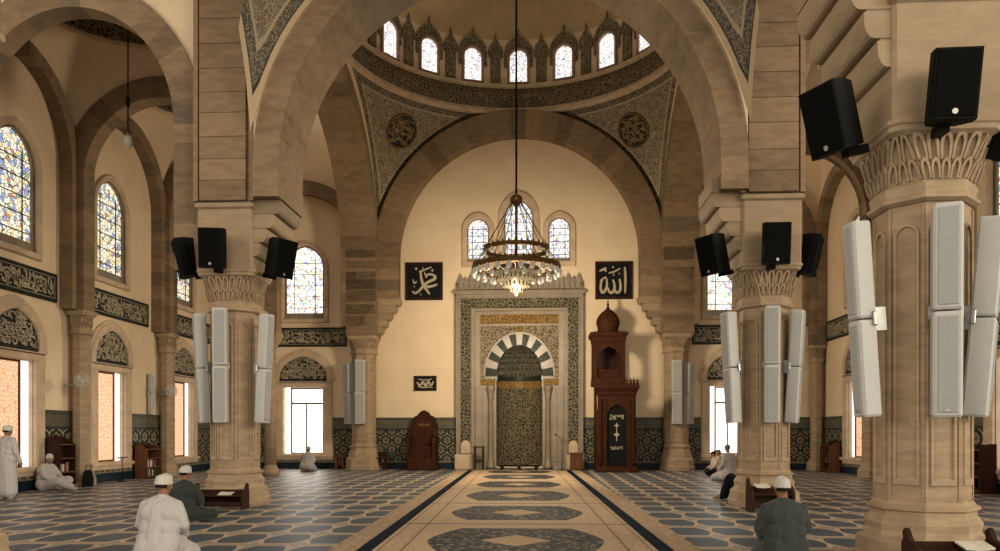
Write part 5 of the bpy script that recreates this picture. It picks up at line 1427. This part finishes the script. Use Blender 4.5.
def person(label, loc, rz, J, top, legs_mat, hair=None, cap=True, skin='skin', voxel=.009, face=False, beard=None, robe='skirt', name='person', extra=None, bulk=1.0, sleeve=1.0, hands=True):
    """J: joints in local metres, +y forward.  top/legs_mat materials."""
    o = thing(name, label, 'person', loc, rz)
    V = {k: Vector(v) for k, v in J.items()}
    pr = []
    # ---- one continuous body
    pel, che, nek, hd = V['pelvis'], V['chest'], V['neck'], V['head']
    pr += [('c', pel, .12, che, .105), ('c', che, .105, nek-(nek-che)*.3, .062), ('c', nek-Vector((0,0,.05)), .062, hd+(nek-hd)*.35, .054)]
    for s in 'LR':
        sg = -1 if s == 'L' else 1
        pr += [('c', che+(nek-che)*.45, .07, V['sh'+s], .058), ('l', [(V['sh'+s], .052), (V['el'+s], .042), (V['wr'+s], .028)]),
               ('l', [(pel+Vector((sg*.09, 0, 0)), .095), (V['kn'+s], .060), (V['an'+s], .042)]), ('l', [(V['an'+s], .042), (V['an'+s]+(V['to'+s]-V['an'+s])*.5, .040), (V['to'+s], .026)])]
        if hands:
            d = V['wr'+s]-V['el'+s]; d = V.get('hd'+s, d)
            hand(pr, V['wr'+s], d, V.get('pn'+s, Vector((0,0,-1))), sg, .45)
    W, B = head(pr, hd, V.get('look', Vector((0, 1, 0))), V.get('up', Vector((0,0,1))))
    body = blob('body', pr, voxel, M[skin], o, 3)
    if face:
        for s in (-1, 1):
            m = MB(); m.lathe([(.001, -.010), (.009, -.005), (.0105, 0), (.009, .005), (.001, .010)], 10, M=Matrix.Translation(W(s*.031, .080, .008))); m.build('eye', M['eye'], o)
    # ---- upper garment: torso and sleeves
    b = bulk; tw = []
    mid = (pel+che)/2
    side = (V['shR']-V['shL']).normalized()
    def slab(c, hw, r): return ('c', c-side*hw, r, c+side*hw, r)
    tw += [slab(pel+Vector((0,0,.02)), .10*b, .155*b), slab(mid, .085*b, .148*b), slab(che, .10*b, .138*b), slab(che+(nek-che)*.42, .095*b, .100*b)]
    tw += [('c', pel, .17*b, che, .15*b), ('c', nek-(nek-che)*.22, .085, nek-Vector((0,0,.015)), .066)]
    for s in 'LR':
        sh, el, wr = V['sh'+s], V['el'+s], V['wr'+s]
        tw += [('c', nek-(nek-che)*.12, .062, sh, .062*b), ('c', che+(nek-che)*.45, .085, sh, .066*b), ('l', [(sh, .066*b), (sh.lerp(el, .5), .072*b*sleeve), (el, .066*b*sleeve), (el.lerp(wr, .55), .058*sleeve), (wr-(wr-el).normalized()*.01, .050*sleeve)])]
    if robe == 'one': lg = tw
    else: lg = []
    for s in 'LR':
        sg = -1 if s == 'L' else 1
        h = pel+Vector((sg*.09, 0, 0)); k, a = V['kn'+s], V['an'+s]
        lg += [('l', [(h, .145*b), (h.lerp(k, .5), .125*b), (k, .095*b), (k.lerp(a, .5), .088*b), (a, .070)])]
    if extra: lg += extra
    if robe == 'one': blob('robe', tw, voxel, top, o, 4)
    else:
        blob('shirt', tw, voxel, top, o, 4); blob('trousers', lg, voxel, legs_mat, o, 4)
    # collar
    m = MB(); cN = nek-Vector((0,0,.012)); m.lathe([(.072, -.03), (.069, .0), (.066, .022), (.058, .022), (.060, -.02)], 20, M=Matrix.Translation(cN)); m.build('collar', top, o)
    # ---- hair and cap
    BM = Matrix.Translation(hd) @ B.to_4x4()
    if hair:
        m = MB(); prof = [(.085, -.045), (.093, -.01), (.094, .03), (.088, .07), (.066, .102), (.034, .119), (.001, .124)]
        if cap: prof = [(.083, -.034), (.088, -.012), (.086, .020), (.001, .022)]
        rings = []
        n = 28
        for r, z in prof:
            ring = []
            for k in range(n):
                a = 2*pi*k/n; x, y = r*.90*math.cos(a), r*1.16*math.sin(a)-.010
                zz = z
                if math.sin(a) > -.1 and z < .05 and not cap: zz = .05+(z-.05)*max(0, .12-.1*math.sin(a))   # hairline lifted off face and ears
                if cap and math.sin(a) > -.1: x *= .8; y *= .6
                ring.append((x, y, zz))
            rings.append(ring)
        m.loft(rings, M=BM, smooth=True); m.build('hair', M[hair], o)
    if cap:
        m = MB(); n = 28; rings = []
        for r, z in ((.088, .004), (.0925, .008), (.094, .05), (.091, .082), (.080, .108), (.061, .121), (.034, .129), (.001, .132)):
            rings.append([(r*.94*math.cos(2*pi*k/n), r*1.16*math.sin(2*pi*k/n)-.008, z+(.006*math.sin(2*pi*k/n)+.004 if z < .06 else .01*math.sin(2*pi*k/n))) for k in range(n)])
        m.loft(rings, M=BM, smooth=True)
        m.loft([[(r*.95*math.cos(2*pi*k/n), r*1.17*math.sin(2*pi*k/n)-.008, z+.006*math.sin(2*pi*k/n)+.004) for k in range(n)] for r, z in ((.0935, .004), (.096, .010), (.096, .030), (.0935, .036))], M=BM, smooth=True)
        m.build('cap', M['cap'], o)
    if beard:
        bp = [('e', W(0, .055, -.085), (.052, .05, .045), B), ('c', W(-.055, .03, -.06), .028, W(0, .07, -.10), .034), ('c', W(.055, .03, -.06), .028, W(0, .07, -.10), .034)]
        blob('beard', bp, .008, M[beard], o, 3)
    return o
def kneel(lean=0.0, w=.21, hl=(.12, .30, .30), scale=1.0, look=(0, 1, -.15), spread=.17):
    s = scale
    J = dict(pelvis=(0, -.05, .26), chest=(0, -.01+lean*.4, .62), neck=(0, .02+lean*.65, .82), head=(0, .05+lean*.85, .955), look=look,
        shL=(-w, .0+lean*.6, .712), shR=(w, .0+lean*.6, .712), elL=(-w-.07, .02+lean*.4, .48), elR=(w+.07, .02+lean*.4, .48), wrL=(-.17, .24, .33), wrR=(.17, .24, .33), hdL=(.15, .9, -.35), hdR=(-.15, .9, -.35), pnL=(0,-.3,-1), pnR=(0,-.3,-1),
        knL=(-spread, .42, .10), knR=(spread, .42, .10), anL=(-.10, -.10, .075), anR=(.10, -.10, .075), toL=(-.06, -.26, .045), toR=(.06, -.26, .045))
    return {k: (Vector(v)*s if k not in ('look', 'up', 'hdL', 'hdR', 'pnL', 'pnR') else Vector(v)) for k, v in J.items()}
def cross(w=.21, scale=1.0, look=(0, 1, -.12)):
    s = scale
    J = dict(pelvis=(0, -.06, .15), chest=(0, -.03, .50), neck=(0, .0, .70), head=(0, .03, .835), look=look,
        shL=(-w, -.02, .592), shR=(w, -.02, .592), elL=(-w-.08, .04, .37), elR=(w+.08, .04, .37), wrL=(-.12, .25, .25), wrR=(.12, .25, .25), hdL=(.5, .8, -.2), hdR=(-.5, .8, -.2), pnL=(0,0,-1), pnR=(0,0,-1),
        knL=(-.38, .26, .12), knR=(.38, .26, .12), anL=(.06, .36, .075), anR=(-.06, .24, .075), toL=(.20, .38, .05), toR=(-.20, .26, .05))
    return {k: (Vector(v)*s if k not in ('look', 'up', 'hdL', 'hdR', 'pnL', 'pnR') else Vector(v)) for k, v in J.items()}
def at_depth(px, Y):
    c = at_y(px, 500, Y); return (c.x, Y, 0)
# kneeling man in white, left foreground
person('man in a white robe and white cap kneeling in the left foreground, seen from behind', at_depth(161, 8.75), math.radians(-4), kneel(.02, .205, scale=.965, look=(.25, 1, -.1)), M['c_white'], M['c_white'], hair='hair', cap=True, robe='one', voxel=.010, bulk=1.03, skin='skin_dk',
       extra=[('c', (-.10, -.12, .18), .15, (.10, -.12, .18), .15), ('c', (-.14, .1, .15), .12, (.16, .2, .13), .12)])
# cross-legged man in dark clothing
person('man in dark clothing and white cap sitting cross-legged before the left middle pillar', at_depth(184.5, 12.95), math.radians(-8), cross(.205, 1.0, (.35, 1, -.1)), M['c_dark'], M['c_dark'], hair='hair', cap=True, robe='two', voxel=.010, bulk=1.02, skin='skin_dk')
# man in grey-green shirt, right foreground
person('man in a dark grey green shirt and white cap kneeling in the right foreground', at_depth(783.5, 8.8), math.radians(3), kneel(.0, .205, scale=.955, look=(0, 1, -.05)), M['c_olive'], M['c_olive'], hair='hair', cap=True, robe='one', voxel=.010, bulk=1.02, skin='skin_dk',
       extra=[('c', (-.10, -.12, .18), .15, (.10, -.12, .18), .15)])
# standing man at the left edge
st = dict(pelvis=(0, 0, .92), chest=(0, .01, 1.24), neck=(0, .02, 1.44), head=(0, .05, 1.575), look=(.25, 1, -.1), shL=(-.19, 0, 1.375), shR=(.19, 0, 1.375), elL=(-.26, -.02, 1.09), elR=(.27, -.01, 1.09), wrL=(-.25, .08, .86), wrR=(.28, .10, .87), hdL=(0, .3, -1), hdR=(.05, .3, -1), pnL=(1, 0, 0), pnR=(-1, 0, 0),
          knL=(-.10, .03, .50), knR=(.10, .05, .50), anL=(-.11, -.03, .09), anR=(.11, .0, .09), toL=(-.13, .15, .04), toR=(.13, .18, .04))
person('man in a long white robe and white cap standing at the left edge', at_depth(6, 16.75), math.radians(-8), {k: Vector(v) for k, v in st.items()}, M['c_white'], M['c_white'], hair='hair', cap=True, robe='one', voxel=.011, bulk=.98, skin='skin_dk',
       extra=[('l', [((-.06, 0, .9), .17), ((-.08, 0, .5), .165), ((-.09, 0, .22), .165)]), ('l', [((.06, 0, .9), .17), ((.08, 0, .5), .165), ((.09, 0, .22), .165)]), ('c', (0, 0, .8), .17, (0, 0, .22), .17)])
# man seated against the left wall with a leg stretched
sj = dict(pelvis=(0, .0, .15), chest=(0, .02, .50), neck=(.0, .06, .70), head=(.0, .10, .835), look=(.85, .55, .02), shL=(-.20, .04, .62), shR=(.20, .04, .62), elL=(-.27, .16, .40), elR=(.27, .14, .38), wrL=(-.12, .36, .32), wrR=(.16, .36, .27), hdL=(.5, .8, -.3), hdR=(-.3, .8, -.3), pnL=(0, 0, -1), pnR=(0, 0, -1),
          knL=(-.22, .48, .26), knR=(.24, .50, .24), anL=(.02, .46, .07), anR=(.12, .86, .07), toL=(.16, .56, .05), toR=(.16, .96, .17))
person('man in a white robe and cap sitting against the left wall with one leg out', (XL+.42, 19.72, 0), math.radians(-90), {k: Vector(v) for k, v in sj.items()}, M['c_white'], M['c_white'], hair='hair_gr', cap=True, robe='one', voxel=.011, face=True, skin='skin', beard='hair_gr', bulk=1.2,
       extra=[('c', (0, .1, .16), .15, (-.1, .40, .20), .12), ('c', (.08, .2, .15), .13, (.15, .5, .13), .11)])
# small kneeling figure before the bright window
person('small figure in white kneeling before the bright window left of the mihrab', at_depth(307.5, 29.9), math.radians(0), kneel(.16, .21, scale=.90), M['c_white'], M['c_white'], hair='hair_gr', cap=True, robe='one', voxel=.016, bulk=1.16, hands=False,
       extra=[('c', (-.12, -.12, .18), .17, (.12, -.12, .18), .17), ('c', (-.22, .1, .1), .11, (.22, .1, .1), .11)])
# three by the right window
person('man in a white robe with grey hair kneeling next to the right middle pillar', at_depth(729.5, 24.6), math.radians(40), kneel(.03, .20, scale=1.08), M['c_white'], M['c_white'], hair='hair_gr', cap=False, robe='one', voxel=.014, bulk=1.12,
       extra=[('c', (-.12, -.12, .18), .17, (.12, -.12, .18), .17), ('c', (-.2, .1, .12), .12, (.2, .1, .12), .12)])
person('person in cream clothing sitting in front of the right lower back window', at_depth(719, 27.4), math.radians(55), cross(.20, .97, (0, 1, -.35)), M['c_cream'], M['c_black'], hair='hair_gr', cap=False, robe='two', voxel=.014, bulk=1.05, hands=True)
person('dark haired person in pale clothing leaning low beside the one in cream', at_depth(714, 28.9), math.radians(75), cross(.20, .86, (0, 1, -.5)), M['c_cream'], M['c_black'], hair='hair', cap=False, robe='two', voxel=.014, bulk=1.0, hands=True)
# person in black leaning on the far side of the right middle pillar
kj = dict(pelvis=(0, -.05, .14), chest=(0, -.12, .48), neck=(0, -.10, .69), head=(0, -.07, .83), look=(0, 1, -.3), shL=(-.2, -.10, .61), shR=(.2, -.10, .61), elL=(-.27, .08, .42), elR=(.27, .08, .42), wrL=(-.18, .32, .42), wrR=(.18, .32, .42), hdL=(.3, .9, -.2), hdR=(-.3, .9, -.2), pnL=(0, 0, -1), pnR=(0, 0, -1),
          knL=(-.13, .40, .50), knR=(.13, .38, .52), anL=(-.12, .55, .08), anR=(.14, .50, .08), toL=(-.12, .75, .04), toR=(.16, .70, .04))
person('person in black clothes sitting with raised knees beside the base of the right middle pillar', (PRX-.06, Y1+1.02, 0), math.radians(72), {k: Vector(v) for k, v in kj.items()}, M['c_black'], M['c_black'], hair='hair', cap=False, robe='two', voxel=.014, hands=True)
# ------------------------------------------------------------------ light
w = bpy.data.worlds.new('sky'); sc.world = w; w.use_nodes = True
bg = w.node_tree.nodes['Background']; bg.inputs[0].default_value = (1.0, .90, .76, 1); bg.inputs[1].default_value = .6
def sun(name, d, strength, angle, c):
    l = bpy.data.lights.new(name, 'SUN'); l.energy = strength; l.angle = math.radians(angle); l.color = c
    o = bpy.data.objects.new(name, l); COL.objects.link(o)
    o.rotation_euler = Vector(d).to_track_quat('-Z', 'Y').to_euler(); return o
sun('courtyard_daylight', (-.80, .48, -.24), 2.3, 28, (1.0, .88, .70))
sun('front_fill_sun', (-.06, .99, -.07), 0.65, 26, (1.0, .87, .68))  # fill sun added from behind the camera to light the far wall
sun('left_fill_sun', (.80, .50, -.24), .9, 30, (1.0, .88, .70))  # weak fill sun added from the left to lift the right wall
ch = bpy.data.objects['chandelier'].location
l = bpy.data.lights.new('dome_bay_fill', 'POINT'); l.energy = 1500; l.color = (1.0, .83, .58); l.shadow_soft_size = .5  # fill light added below the chandelier bowl to brighten the dome bay
o = bpy.data.objects.new('dome_bay_fill', l); COL.objects.link(o); o.location = (ch.x, ch.y, ch.z-1.75)
vs.exposure = .12
